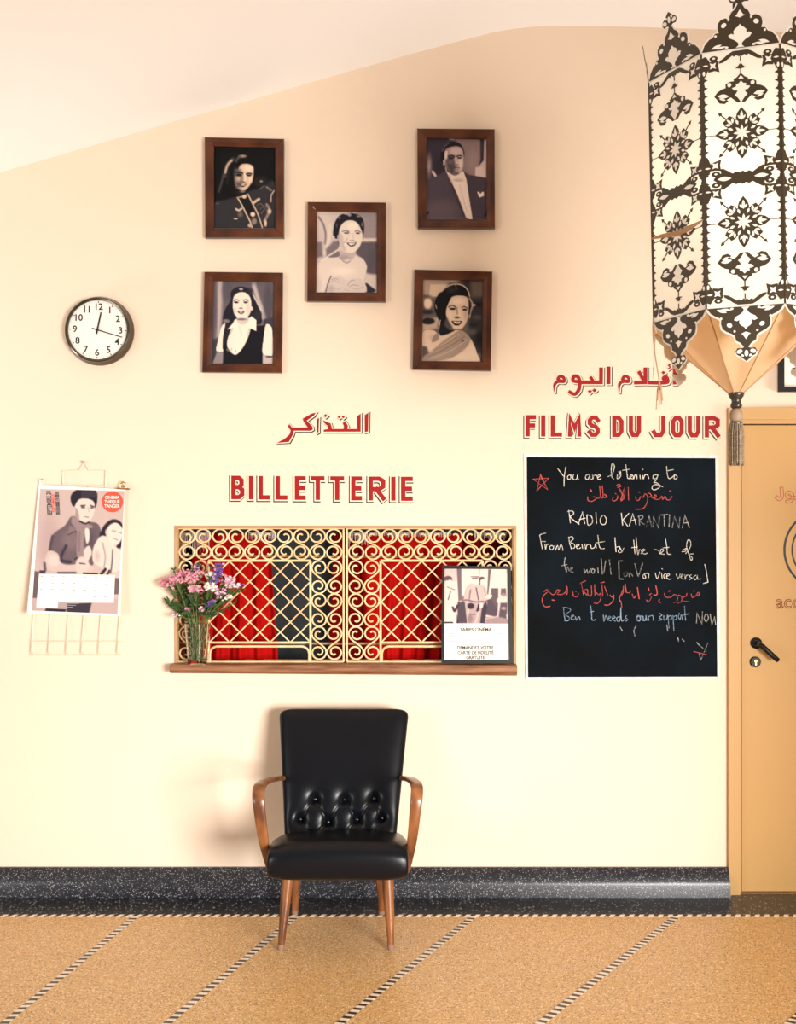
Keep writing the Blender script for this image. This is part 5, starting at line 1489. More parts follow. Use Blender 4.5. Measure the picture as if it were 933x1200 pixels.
# ================================================================== PRICE POSTER IN ITS BLACK FRAME
RT, ZT = (510, 655), 9.147
pf = thing('poster_frame', W(561, 778, -0.02), 'black framed cinema price poster standing on the window sill at right', 'poster')
def pt(px, py, dep=0.0):
    """leaning frame: foot forward on the sill, head back against the grille"""
    t = (py - 662) / (778 - 662)
    return W(px, py, -0.014 - 0.030 * t - dep)
fq = [(518.6, 662.8), (598.8, 664.0), (601.3, 777.0), (517.3, 777.0)]
iq = [(521.3, 666.6), (595.0, 667.0), (597.0, 773.0), (520.6, 773.0)]
mb = MB()
for i in range(4):
    a, b, c_, d_ = fq[i], fq[(i + 1) % 4], iq[(i + 1) % 4], iq[i]
    fr = [pt(*p, 0.012) for p in (a, b, c_, d_)]; bk = [pt(*p, 0.0) for p in (a, b, c_, d_)]
    mb.add(fr + bk, [(0, 1, 2, 3), (7, 6, 5, 4), (0, 4, 5, 1), (1, 5, 6, 2), (2, 6, 7, 3), (3, 7, 4, 0)])
mb.build('frame', M['black_metal'], pf)
mb = MB()
mb.add([pt(*p, 0.004) for p in iq] + [pt(*p, 0.0005) for p in iq], [(0, 1, 2, 3), (7, 6, 5, 4), (0, 4, 5, 1), (1, 5, 6, 2), (2, 6, 7, 3), (3, 7, 4, 0)])
pap = mb.build('poster_sheet', M['paper'], pf)
tq = [(102, 106), (778, 110), (796, 694), (100, 694)]
tqp = [(RT[0] + x / ZT, RT[1] + y / ZT) for x, y in tq]
def tsurf(u, v):
    px = (1 - u) * (1 - v) * tqp[0][0] + u * (1 - v) * tqp[1][0] + u * v * tqp[2][0] + (1 - u) * v * tqp[3][0]
    py = (1 - u) * (1 - v) * tqp[0][1] + u * (1 - v) * tqp[1][1] + u * v * tqp[2][1] + (1 - u) * v * tqp[3][1]
    return pt(px, py, 0.0046)
print_grid('printed_photo', tq, 0, RT, ZT, 92, 80, 0.94, [
    ('p', [(100, 100), (240, 100), (240, 240), (100, 260)], 0.84, 20), ('p', [(232, 100), (282, 100), (284, 440), (250, 460)], 0.46, 8), ('p', [(466, 100), (480, 100), (476, 190)], 0.5, 6), ('p', [(570, 110), (600, 110), (572, 380), (556, 380)], 0.44, 8),
    ('p', [(600, 314), (678, 314), (676, 600), (640, 620), (560, 600), (560, 440), (600, 420)], 0.40, 10), ('p', [(706, 316), (760, 316), (765, 420), (700, 400)], 0.42, 8), ('p', [(550, 440), (600, 430), (680, 560), (660, 610), (540, 600)], 0.34, 10), ('p', [(520, 620), (790, 620), (790, 700), (520, 700)], 0.62, 16), ('p', [(230, 460), (320, 460), (345, 690), (230, 690)], 0.32, 12),
    ('e', 140, 215, 44, 34, 0.36, 8), ('c', [(104, 270), (150, 240), (200, 250), (230, 330), (240, 480), (220, 690), (100, 690)], 0.93, 10), ('l', [(130, 300), (210, 330)], 10, 0.5, 6), ('l', [(165, 350), (140, 435)], 12, 0.34, 6), ('c', [(115, 260), (160, 220), (180, 250), (150, 300)], 0.92, 8), ('l', [(190, 520), (210, 560), (240, 500)], 24, 0.24, 10), ('l', [(105, 682), (185, 682)], 18, 0.12, 6),
    ('c', [(330, 310), (390, 262), (450, 290), (460, 380), (450, 470), (330, 470), (305, 430)], 0.80, 8), ('c', [(440, 290), (500, 270), (550, 330), (555, 440), (460, 470)], 0.80, 8), ('l', [(380, 330), (365, 430)], 14, 0.5, 8), ('l', [(440, 310), (465, 440)], 12, 0.34, 8), ('l', [(520, 310), (545, 400)], 8, 0.6, 6),
    ('p', [(325, 470), (450, 470), (440, 690), (355, 690)], 0.70, 10), ('p', [(455, 460), (560, 450), (540, 690), (430, 690)], 0.72, 8), ('p', [(460, 480), (480, 480), (470, 570), (440, 560)], 0.2, 6), ('p', [(500, 530), (545, 440), (560, 520), (530, 690), (480, 690)], 0.26, 8), ('e', 382, 505, 36, 32, 0.20, 8), ('l', [(360, 540), (350, 690)], 9, 0.88, 6), ('l', [(430, 690), (470, 560)], 12, 0.86, 6), ('l', [(370, 600), (430, 598)], 6, 0.4, 5), ('p', [(478, 476), (510, 472), (510, 525), (480, 525)], 0.95, 5), ('l', [(270, 470), (330, 440), (430, 460), (520, 455)], 14, 0.42, 10), ('e', 375, 640, 30, 50, 0.56, 20),
    ('e', 430, 240, 34, 36, 0.95, 6), ('l', [(385, 190), (470, 192)], 10, 0.30, 5), ('p', [(395, 200), (462, 200), (455, 218), (390, 218)], 0.5, 5), ('c', [(470, 250), (475, 200), (510, 190), (530, 205), (500, 230), (480, 280)], 0.36, 6), ('e', 505, 250, 22, 30, 0.95, 6), ('l', [(545, 408), (600, 395)], 24, 0.95, 8), ('l', [(590, 380), (610, 378)], 6, 0.3, 5),
    ('c', [(660, 450), (690, 400), (740, 370), (770, 420), (775, 480), (700, 490)], 0.90, 8), ('e', 735, 385, 24, 20, 0.6, 10), ('p', [(700, 470), (775, 470), (770, 640), (680, 620)], 0.36, 14), ('l', [(680, 500), (670, 600)], 10, 0.85, 8), ('e', 735, 530, 26, 18, 0.65, 12), ('l', [(770, 600), (775, 640)], 16, 0.9, 8), ('l', [(540, 640), (640, 625)], 10, 0.78, 10), ('e', 290, 420, 20, 30, 0.5, 14), ('p', [(230, 600), (250, 690), (232, 690)], 0.16, 6),
], 'mauve', M['poster'], pap, 21, 0.95, 0.03, surf=tsurf)
mb = MB()
def tl(s, x, y, size, sx=1.0):
    text_mb(mb, s, size, lambda a, b, h: pt(RT[0] + (x + a) / ZT, RT[1] + (y - b) / ZT, 0.0052), sx=sx, bold=1.1)
tl('TARIFS CINÉMA', 434, 758, 50, 0.98); tl('DEMANDEZ VOTRE', 432, 952, 48, 0.93); tl('CARTE DE FIDÉLITÉ', 434, 1006, 48, 0.93); tl('GRATUITE', 432, 1058, 46, 0.93)
mb.build('poster_lettering', M['ink'], pap)
mb = MB()
for x, y, l in ((140, 800, 68), (140, 828, 62), (140, 882, 76), (670, 800, 50), (672, 884, 40), (140, 858, 390), (250, 884, 170)):
    mb.ribbon([(x, y), (x + l, y)], 6 if l < 100 else 3, lambda a, b, h: pt(RT[0] + a / ZT, RT[1] + b / ZT, 0.0046))
mb.build('small_print', M['grey_ink'], pap)

# ================================================================== VASE AND FLOWERS
vc = W(231.3, 776, -0.032)
zs_ = wz0 + 0.0042
vy = -0.032
kk = (D + vy) / F
htop = (776 - 728) * kk
vase = thing('glass_vase', (vc.x, vy, zs_), 'clear glass vase full of flower stems on the left end of the sill', 'vase')
mb = MB()
r0, r1 = 10.9 * kk, 15.6 * kk
pr = [(0.003, 0.0), (r0 * 0.96, 0.0), (r0, 0.004)]
for i in range(1, 13):
    t = i / 12
    rad = r0 + (r1 - r0) * t
    if t < 0.6: rad += 0.0012 * (i % 2)
    pr.append((rad, 0.004 + (htop - 0.004) * t))
pr += [(r1 - 0.0030, htop), (r1 - 0.0040, htop * 0.97)]
for i in range(11, 0, -1):
    t = i / 12
    pr.append((r0 + (r1 - r0) * t - 0.0042, 0.004 + (htop - 0.004) * t))
pr += [(r0 - 0.005, 0.016), (0.003, 0.014)]
mb.lathe(pr, (vc.x, vy, zs_), 'z', 28)
mb.build('vase_body', M['glass'], vase, smooth=True, angle=50)

FR = random.Random(12)
def floret(mb, c, r, up):
    """five-petalled cup"""
    up = up.normalized()
    a = up.cross(Vector((0, 0, 1)) if abs(up.z) < 0.9 else Vector((1, 0, 0))).normalized()
    b = up.cross(a)
    rot = FR.random() * 6
    for i in range(5):
        t0, t1, t2 = rot + (i - 0.46) * 1.2566, rot + i * 1.2566, rot + (i + 0.46) * 1.2566
        e = lambda t, rr, h: c + (a * math.cos(t) + b * math.sin(t)) * rr + up * h
        mb.add([c, e(t0, r * 0.62, r * 0.40), e(t1, r * 1.05, r * 0.52), e(t2, r * 0.62, r * 0.40), e(t1, r * 0.5, r * 0.12)],
               [(0, 1, 4), (0, 4, 3), (1, 2, 4), (4, 2, 3)])


def leaf(mb, base, d, l, w, bend=0.25):
    d = d.normalized()
    s = d.cross(Vector((0, -1, 0.3))).normalized()
    nrm = s.cross(d)
    L = []
    for i in range(6):
        t = i / 5
        c = base + d * l * t - nrm * bend * l * t * t
        ww = w * math.sin(PI * (0.08 + 0.92 * t) ** 0.8) * 0.5 + 0.0004
        L.append((c - s * ww, c + nrm * ww * 0.35, c + s * ww))
    base_i = len(mb.v)
    for r_ in L: mb.v += list(r_)
    for i in range(5):
        a = base_i + i * 3
        mb.f += [(a, a + 1, a + 4, a + 3), (a + 1, a + 2, a + 5, a + 4)]


BG = 'flowers in the glass vase on the sill'
def flower(name, cat, hx, hy, hd, mats, n, sp, fr, label, spike=0.0, leaves=5, foot=None):
    """stem from the vase to a head seen at pixel (hx, hy), hd metres nearer than the vase axis"""
    y = vy - hd
    tip = W(hx, hy, y)
    fx = FR.uniform(-0.5, 0.5) * r0 * 1.1; fyv = FR.uniform(-0.5, 0.5) * r0 * 1.1
    foot = Vector((vc.x + fx, vy + fyv, zs_ + 0.020))
    # passes inside the rim on its way out
    rim = Vector((vc.x + max(-1, min(1, (tip.x - vc.x) / 0.10)) * (r1 - 0.012) * 0.8, vy + max(-1, min(1, (y - vy) / 0.10)) * (r1 - 0.012) * 0.6, zs_ + htop))
    path = spline([foot, foot.lerp(rim, 0.5), rim, rim.lerp(tip, 0.55) + Vector((0, 0, 0.012)), tip], 5)
    root = thing(name, foot, label, cat, BG)
    mb = MB(); mb.tube(path, [0.0024 - 0.001 * i / len(path) for i in range(len(path))], 6)
    # side twigs that carry the florets
    fl = [MB() for _ in mats]
    dirn = (path[-1] - path[-4]).normalized()
    for i in range(int(n * 1.35)):
        off = Vector((FR.gauss(0, 1), FR.gauss(0, 0.8), FR.gauss(0, 0.62 if not spike else 0.3)))
        off = off * sp * 0.55
        if off.length > sp * 1.25: off *= sp * 1.25 / off.length
        if spike: off = off * 0.5 + dirn * FR.uniform(-spike, spike * 0.3)
        c = tip + off
        up = Vector((off.x * 8, off.y * 8 - 0.4, off.z * 6 + 0.5)).normalized()
        floret(fl[FR.randrange(len(mats)) if FR.random() < 0.8 else 0], c, 1.12 * fr * FR.uniform(0.8, 1.2), up)
        if i % 3 == 0:
            mb.tube([path[-6] if len(path) > 6 else path[0], c.lerp(path[-3], 0.4) - Vector((0, 0, 0.004)), c], 0.0009, 4)
    mb.build('stem', M['stem'], root, smooth=True)
    for b, mname in zip(fl, mats):
        if b.v: b.build('flower_head', M[mname], root)
    if leaves:
        mb = MB()
        for i in range(leaves):
            p = path[int(len(path) * FR.uniform(0.55, 0.92))]
            leaf(mb, p, Vector((FR.uniform(-1, 1), FR.uniform(-0.5, 0.7), FR.uniform(-0.1, 1))), FR.uniform(0.02, 0.045), FR.uniform(0.007, 0.012))
        mb.build('leaves', M['leaf'], root, smooth=True)
    return root


P_, R_, V_, Wt, Li = 'pink', 'rose', 'purple', 'white_petal', 'lilac'
fls = [
    (196, 684, .02, [P_, R_], 34, .026, .0070, 0, 'pink statice spray at the far left of the vase bouquet'),
    (206, 679, .05, [R_, P_], 36, .026, .0070, 0, 'rose pink statice spray, second from the left in the bouquet'),
    (215, 674, .01, [R_, P_], 40, .026, .0072, 0, 'deep pink statice spray at the upper left of the bouquet'),
    (222, 680, .05, [P_, R_], 40, .028, .0074, 0, 'broad pink flower spray in the middle left of the bouquet'),
    (232, 673, .0, [P_, Li], 30, .022, .0070, 0, 'pale pink spray at the top centre of the bouquet'),
    (229, 691, .08, [P_, Li], 26, .022, .0084, 0, 'large pale pink florets at the front of the bouquet, above the rim'),
    (231, 664, -.01, [Li, V_], 22, .018, .0062, .02, 'lilac flower spike at the top of the bouquet, left of the purple one'),
    (256, 667, .07, [V_, V_, V_, Li], 70, .026, .0070, .085, 'tall deep purple flower spike at the top right of the bouquet'),
    (245, 674, .04, [Wt], 22, .018, .0078, 0, 'white florets left of the tall purple spike'),
    (246, 688, .07, [Wt], 34, .022, .0084, 0, 'white flower cluster at the front centre of the bouquet'),
    (266, 680, .02, [Li, P_, Wt], 40, .030, .0070, 0, 'lilac pink spray at the right of the bouquet'),
    (258, 694, .06, [Li, P_], 24, .022, .0076, 0, 'pale lilac spray low in the right of the bouquet'),
    (274, 687, .02, [Wt, Li], 24, .022, .0066, 0, 'white and lilac spray near the right edge of the bouquet'),
    (283, 686, .0, [V_], 9, .014, .0056, 0, 'small purple sprig at the far right of the bouquet'),
    (249, 706, .09, [V_, V_, V_, Wt], 30, .018, .0066, .03, 'small purple and white spike low in the middle, near the vase rim'),
    (219, 714, .07, [Li, R_], 12, .012, .0062, .02, 'small lilac pink spike low at left, near the vase rim'),
    (236, 714, .07, [Li, P_], 8, .010, .0062, 0, 'single pink bloom just above the vase rim'),
    (266, 700, .05, [Wt], 14, .020, .0060, 0, 'white florets low at the right side of the bouquet'),
    (206, 722, .05, [Wt, Li], 8, .014, .0052, 0, 'tiny pale buds low at the left of the vase rim'),
]
for hx, hy, hd, ms, nn, sp, fr_, spk, lab in fls:
    flower('cut_flower', 'flower', hx, hy, hd, ms, nn, sp, fr_, lab, spk, 5)


def greenery(hx, hy, hd, label, n=16, l=0.05, w=0.012, back=0.75):
    y = vy - hd * 0.6 + 0.008
    tip = W(hx, hy, y)
    foot = Vector((vc.x + FR.uniform(-0.5, 0.5) * r0, vy + FR.uniform(-0.5, 0.5) * r0, zs_ + 0.020))
    rim = Vector((vc.x + max(-1, min(1, (tip.x - vc.x) / 0.10)) * (r1 - 0.012) * 0.8, vy + max(-1, min(1, (y - vy) / 0.10)) * (r1 - 0.012) * 0.6, zs_ + htop))
    path = spline([foot, foot.lerp(rim, 0.5), rim, rim.lerp(tip, 0.5) + Vector((0, 0, 0.01)), tip], 6)
    root = thing('greenery_sprig', foot, label, 'foliage', 'green sprigs in the glass vase')
    mb = MB(); mb.tube(path, 0.0020, 6); mb.build('stem', M['stem'], root, smooth=True)
    mb = MB()
    for i in range(n):
        t = 1 - back * (i / n)
        p = path[min(len(path) - 1, int(len(path) * (0.5 + 0.5 * t)))]
        d = (path[-1] - path[-5]).normalized() * 0.7 + Vector((FR.uniform(-1, 1), FR.uniform(-1, 0.4), FR.uniform(-0.6, 0.8)))
        leaf(mb, p, d, 0.72 * l * FR.uniform(0.6, 1.2), 0.72 * w * FR.uniform(0.7, 1.2))
    mb.build('leaves', M['leaf'], root, smooth=True)


for hx, hy, hd, lab, n, l, w in [
    (204, 668, .0, 'leafy sprig rising at the upper left of the bouquet', 14, .03, .008), (212, 692, .03, 'dark green leaves under the pink sprays at left', 20, .06, .016),
    (209, 712, .03, 'green leaves hanging low at the left of the vase', 22, .05, .015), (228, 704, .05, 'dark green leaves in the middle, above the vase rim', 24, .06, .017),
    (246, 700, .04, 'broad green leaves below the white flower cluster', 24, .065, .018), (262, 696, .02, 'dark green foliage at the right below the lilac spray', 24, .055, .014),
    (284, 690, .01, 'yellowish green sprig at the far right tip of the bouquet', 18, .035, .008), (276, 706, .01, 'thin green twig low at the right of the bouquet', 10, .028, .007),
    (257, 716, .05, 'small green leaves right of the vase rim', 12, .04, .010), (248, 664, .0, 'leafy tip between the lilac and purple spikes', 10, .03, .008), (198, 706, .01, 'green leaves hanging at the far left under the pink spray', 16, .045, .012)]:
    greenery(hx, hy, hd, lab, n, l, w)


# ================================================================== ARMCHAIR
ch = thing('armchair', (-0.228, -0.42, 0), 'black buttoned leather armchair with bent wooden arms below the ticket window', 'chair')
CXc = -0.228


def cushion(mb, fn, nu, nv, half):
    """closed cushion: fn(u, v) -> (point, normal, half thickness); u, v in 0..1"""
    F_, B_ = [], []
    for j in range(nv + 1):
        for i in range(nu + 1):
            p, nrm, h, hb = fn(i / nu, j / nv)
            F_.append(p + nrm * h); B_.append(p - nrm * hb)
    st = nu + 1
    n = len(F_)
    fs = []
    for j in range(nv):
        for i in range(nu):
            a = j * st + i
            fs.append((a, a + st, a + st + 1, a + 1)); fs.append((n + a, n + a + 1, n + a + st + 1, n + a + st))
    for i in range(nu):
        for a, b in ((i, i + 1), (nv * st + i, nv * st + i + 1)):
            fs.append((a, b, b + n, a + n))
    for j in range(nv):
        for a, b in ((j * st, (j + 1) * st), (j * st + nu, (j + 1) * st + nu)):
            fs.append((a, b, b + n, a + n))
    mb.v += F_ + B_; mb.f += fs


# backrest: bottom edge behind the seat, leaning back; buttons in three staggered rows
bb = Vector((CXc - 0.004, -0.315, 0.305)); bt = Vector((CXc, -0.105, 0.822))
bu = (bt - bb); bl = bu.length; bu.normalize()
bn = Vector((0, -1, 0)); bn = (bn - bu * bn.dot(bu)).normalized()
def bpt_px(px, py):
    """button position on the backrest: intersect the sight line with the backrest plane"""
    o = Vector((0, -D, CAMZ)); d = Vector(((px - CX) / F, 1, -(py - HY) / F))
    s = (bb + bn * 0.045 - o).dot(bn) / d.dot(bn)
    return o + d * s
def zc(x, y): return (280 + x / 3.75, 810 + y / 3.75)
btn = [bpt_px(*zc(x, y)) for x, y in ((333, 470), (464, 474), (595, 470), (268, 560), (392, 572), (518, 562), (628, 558), (318, 646), (443, 652), (565, 648))]
def uv_of(p):
    v = (p - bb).dot(bu) / bl
    w = 0.222 + 0.052 * v
    return ((p.x - (bb.x + (bt.x - bb.x) * v)) / (2 * w) + 0.5, v)
buv = [uv_of(p) for p in btn]
def dimple(x, v):
    """depth of the quilting at metric position on the backrest"""
    d = 0.0
    for (u0, v0) in buv:
        w = 0.222 + 0.052 * v0
        dx, dv = x - (u0 - 0.5) * 2 * w, (v - v0) * bl
        q = math.hypot(dx, dv)
        d += 0.021 * math.exp(-(q / 0.017) ** 2) + 0.012 * math.exp(-(q / 0.042) ** 2)
    return d
folds_ = []
for a, b in ((0, 3), (0, 4), (1, 4), (1, 5), (2, 5), (2, 6), (3, 7), (4, 7), (4, 8), (5, 8), (5, 9), (6, 9)):
    folds_.append((buv[a], buv[b]))
def fold(x, v):
    d = 0.0
    for (a, b) in folds_:
        ax, ay = (a[0] - 0.5) * 2 * (0.222 + 0.052 * a[1]), a[1] * bl
        bx_, by = (b[0] - 0.5) * 2 * (0.222 + 0.052 * b[1]), b[1] * bl
        ex, ey = bx_ - ax, by - ay
        t = max(0, min(1, ((x - ax) * ex + (v * bl - ay) * ey) / (ex * ex + ey * ey)))
        q = math.hypot(x - ax - t * ex, v * bl - ay - t * ey)
        d = max(d, 0.0055 * math.exp(-(q / 0.0075) ** 2))
    return d
def back_fn(u, v):
    # even out the rim rows
    uu = 0.5 - 0.5 * math.cos(PI * u) * (1 - 0.25 * math.sin(PI * u) ** 2)
    vv = 0.5 - 0.5 * math.cos(PI * v) if False else v
    w = 0.222 + 0.052 * vv
    s = 2 * uu - 1
    w *= 1 - 0.045 * max(0.0, (vv - 0.93) / 0.07) ** 3      # rounded top corners
    x = s * w
    p = bb.lerp(bt, vv) + Vector((x, 0, 0))
    eu = max(0.0, 1 - abs(s) ** 7); ev = max(0.0, 1 - abs(2 * vv - 1) ** 14)
    rim = (eu * ev) ** 0.5
    h = 0.034 * rim + 0.012 * rim * (1 - s * s) * (1 - (2 * vv - 1) ** 2)
    h -= (dimple(x, vv) + fold(x, vv)) * rim
    # shallow hollow across the middle, the sides standing a little forward
    p = p + bn * 0.016 * s * s + Vector((0, 0, -0.003 * s * s * vv - 0.012 * abs(s) ** 14 * vv ** 6))
    return p, bn, h, 0.030 * rim
mb = MB(); cushion(mb, back_fn, 150, 130, None)
back = mb.build('backrest', M['leather'], ch, smooth=True, angle=180)
for p, (u0, v0) in zip(btn, buv):
    w = 0.222 + 0.052 * v0
    s = 2 * u0 - 1
    q = bb.lerp(bt, v0) + Vector((s * w, 0, 0)) + bn * (0.016 * s * s + 0.034 + 0.010 - 0.028)
    mb = MB()
    mb.ell(q, (0.0085, 0.0065, 0.0085), 14, 8)
    mb.build('button', M['button'], back, smooth=True)

# seat: slopes down to the back, thick rounded front roll
def seat_pts():
    prof = [(-0.235, 0.262), (-0.235, 0.330), (-0.28, 0.352), (-0.40, 0.378), (-0.52, 0.400), (-0.585, 0.405), (-0.625, 0.396), (-0.650, 0.370), (-0.656, 0.330), (-0.645, 0.292), (-0.615, 0.270), (-0.55, 0.260), (-0.40, 0.252)]
    return [(p.x, p.y) for p in spline([Vector(p) for p in prof], 4, True)]
sp_ = seat_pts()
cy_, cz_ = -0.45, 0.325
mb = MB()
nx = 44
rows = []
for i in range(nx + 1):
    s = -math.cos(PI * i / nx)
    hw = 0.262
    e = max(0.0, 1 - abs(s) ** 7) ** 0.5
    ring_ = []
    for (y, z) in sp_:
        fwd = (cy_ - y) / 0.2
        wid = hw - 0.030 * max(0, (y + 0.50) / 0.25)
        k1 = 0.72 + 0.28 * e
        bul = 0.010 * (1 - s * s) if z > cz_ else 0
        ring_.append(Vector((CXc + 0.004 + s * wid, cy_ + (y - cy_) * (0.93 + 0.07 * e), cz_ + (z - cz_) * k1 + bul)))
    rows.append(ring_)
m_ = len(sp_)
for r_ in rows: mb.v += r_
for i in range(nx):
    for k_ in range(m_):
        k2 = (k_ + 1) % m_
        mb.f.append((i * m_ + k_, i * m_ + k2, (i + 1) * m_ + k2, (i + 1) * m_ + k_))
mb.f.append(tuple(range(m_))); mb.f.append(tuple(nx * m_ + i for i in reversed(range(m_))))
seat = mb.build('seat', M['leather'], ch, smooth=True, angle=70)
mb = MB()
pip = [Vector((CXc + 0.004 + sx * 0.262, y, z)) for sx, y, z in ((-1, -0.27, 0.275), (-1, -0.45, 0.268), (-0.985, -0.600, 0.278))]
for sg in (-1, 1):
    mb.tube([Vector((CXc + 0.004 + sg * 0.235, -0.26, 0.272)), Vector((CXc + 0.004 + sg * 0.255, -0.45, 0.268)), Vector((CXc + 0.004 + sg * 0.250, -0.60, 0.276))], 0.004, 8)
mb.build('piping', M['leather'], seat, smooth=True)

# legs: turned, splayed and tapering
for nm, topp, foot in (('front', (337.5, 1034, -0.555), (329.0, 1113)), ('front', (454.5, 1034, -0.555), (458.5, 1113)), ('rear', (349, 1034, -0.275), (345.5, 1071.5)), ('rear', (444, 1034, -0.275), (447.5, 1072))):
    f = FL(*foot); t_ = W(*topp); t_.z = 0.262
    mb = MB()
    P = [f.lerp(t_, s) for s in (0, 0.02, 0.3, 0.7, 1.0)]
    mb.tube(P, [0.0105, 0.0125, 0.0155, 0.0205, 0.0225], 18)
    # level foot on the floor
    for i in range(18): mb.v[i].z = 0.0
    lg = mb.build('leg', M['chair_wood'], ch, smooth=True, angle=60)
    mb = MB()
    P = [f + (t_ - f) * s for s in (0.0, 0.02, 0.075)]
    mb.tube(P, [0.0113, 0.0132, 0.0138], 18)
    for i in range(18): mb.v[i].z = 0.0
    mb.build('worn_foot', M['worn_wood'], lg, smooth=True, angle=60)


def bent(mb, path, w, t, side):
    """flat bent strip: w wide across the chair, t thick, rounded corners"""
    P = spline([Vector(p) for p in path], 8)
    n = len(P)
    rings = []
    for i in range(n):
        T_ = (P[min(i + 1, n - 1)] - P[max(i - 1, 0)]).normalized()
        A = (side - T_ * side.dot(T_)).normalized()
        Bv = T_.cross(A)
        ww = w(i / (n - 1)) / 2; tt = t / 2
        c = 0.30
        sec = [(-1, -1 + c * 1.6), (-1, 1 - c * 1.6), (-1 + c, 1), (1 - c, 1), (1, 1 - c * 1.6), (1, -1 + c * 1.6), (1 - c, -1), (-1 + c, -1)]
        rings.append([P[i] + A * a * ww + Bv * b * tt for a, b in sec])
    base = len(mb.v)
    for r_ in rings: mb.v += r_
    k_ = 8
    for i in range(n - 1):
        for j in range(k_):
            j2 = (j + 1) % k_
            mb.f.append((base + i * k_ + j, base + i * k_ + j2, base + (i + 1) * k_ + j2, base + (i + 1) * k_ + j))
    mb.f.append(tuple(base + j for j in reversed(range(k_)))); mb.f.append(tuple(base + (n - 1) * k_ + j for j in range(k_)))


for sg in (-1, 1):
    X = lambda a: CXc + sg * a
    # from the side of the backrest forward along the arm, over the bend and down to the seat rail
    path = [(X(0.245), -0.235, 0.560), (X(0.268), -0.30, 0.572), (X(0.285), -0.40, 0.590), (X(0.296), -0.500, 0.603), (X(0.300), -0.555, 0.598), (X(0.298), -0.585, 0.570), (X(0.293), -0.590, 0.525), (X(0.285), -0.575, 0.44), (X(0.275), -0.550, 0.36), (X(0.262), -0.52, 0.285), (X(0.254), -0.50, 0.262)]
    mb = MB()
    bent(mb, path, lambda t: 0.030 + 0.016 * math.sin(PI * min(1, t * 1.15)) - 0.012 * max(0, t - 0.7), 0.018, Vector((1, 0, 0)))
    mb.build('arm', M['chair_wood'], ch, smooth=True, angle=50)


# ================================================================== LANTERN
TH = math.radians(15.5)
Z0 = 2.70
A_ = 84.5 / F * Z0 / math.cos(TH)                  # side of the octagon
AP = A_ * (1 + math.sqrt(2)) / 2
PXM = A_ / 88.5                                    # metres per design unit across a panel
PYM = Z0 / F * 0.995                               # and down it
P0 = Vector(((868.5 - 2 - CX) * Z0 / F, Z0 - D, 0))
LC = P0 + Vector((math.sin(TH), math.cos(TH), 0)) * AP
ztop = CAMZ - (57 - HY) * Z0 / F
H_ = 302 * PYM
lan = thing('lantern', (LC.x, LC.y, ztop - H_), 'large octagonal pierced lantern with dark cutwork and tassel, hanging at upper right', 'lantern')
TILT = math.radians(1.15)
piv = Vector((LC.x, LC.y, ztop + 0.12))
def tl_(p):
    """the lantern hangs slightly out of plumb"""
    d = p - piv
    return piv + Vector((d.x * math.cos(TILT) - d.z * math.sin(TILT), d.y, d.z * math.cos(TILT) + d.x * math.sin(TILT)))


def face(i):
    """design units (x 0..88.5 left to right, y downward from the panel top) to space on face i"""
    ang = -TH + i * PI / 4
    n = Vector((math.sin(ang), -math.cos(ang), 0))
    u = Vector((math.cos(ang), math.sin(ang), 0))
    c = Vector((LC.x, LC.y, 0)) + n * AP
    def fn(x, y, h, flare=0.0):
        return tl_(c + u * (x - 44.25) * PXM + n * (h + flare) + Vector((0, 0, ztop - y * PYM)))
    return fn


def mir(pts): return [(88.5 - x, y) for x, y in pts]
def flip(pts): return [(x, 302 - y) for x, y in pts]
dark, white = [], []
def sym(lst, pts, both=True, updown=True):
    lst.append(pts)
    if both: lst.append(mir(pts))
    if updown:
        lst.append(flip(pts))
        if both: lst.append(flip(mir(pts)))
def ellp(cx, cy, rx, ry, rot=0, n=10):
    a = math.radians(rot)
    return [(cx + rx * math.cos(t) * math.cos(a) - ry * math.sin(t) * math.sin(a), cy + rx * math.cos(t) * math.sin(a) + ry * math.sin(t) * math.cos(a)) for t in [2 * PI * k / n for k in range(n)]]
def lens(cx, cy, L, w, rot, n=6):
    a = math.radians(rot)
    pts = [(-L + 2 * L * k / n, w * math.sin(PI * k / n)) for k in range(n + 1)] + [(L - 2 * L * k / n, -w * math.sin(PI * k / n)) for k in range(1, n)]
    return [(cx + x * math.cos(a) - y * math.sin(a), cy + x * math.sin(a) + y * math.cos(a)) for x, y in pts]


# toothed border along both edges
def border():
    pts = [(0, 18)]
    y = 18
    while y < 284:
        pts += [(3.2, y), (3.4, y + 3), (6.8, y + 4.6), (3.2, y + 6.2), (2.4, y + 9)]
        y += 9.5
    pts.append((0, 284))
    return pts
dark.append(border()); dark.append(mir(border()))
# arched bands at top and bottom
sym(dark, [(44.25, 1.5), (36, 1.5), (31, 4), (26, 8), (21, 11), (20, 14), (25, 13.2), (31, 9.5), (35, 6.5), (37, 8), (40, 6.4), (42.5, 8.6), (44.25, 7)], False, False)
dark[-1] = dark[-1] + [(88.5 - x, y) for x, y in reversed(dark[-1][1:-1])]
dark.append(flip(dark[-1]))
# corner pieces with quatrefoil and ring
for top in (16.0, ):
    sq = [(6, 10), (10, 11), (14, 8.5), (20, 11), (19, 16), (20.5, 24), (15, 22), (8, 23), (6, 17)]
    sym(dark, sq); sym(dark, [(0, 6), (5, 4), (9, 10), (7, 22), (4, 28), (0, 30)]); sym(dark, ellp(14, 7.5, 4.8, 3.2))
    sym(white, ellp(14, 7.4, 1.8, 1.2, 0, 6)); sym(white, lens(13, 16, 5.0, 1.7, 45)); sym(white, lens(13, 16, 5.0, 1.7, -45)); sym(white, lens(4.5, 15, 3.2, 1.0, 0)); sym(white, ellp(2.6, 24, 1.6, 3.0, 0, 6))
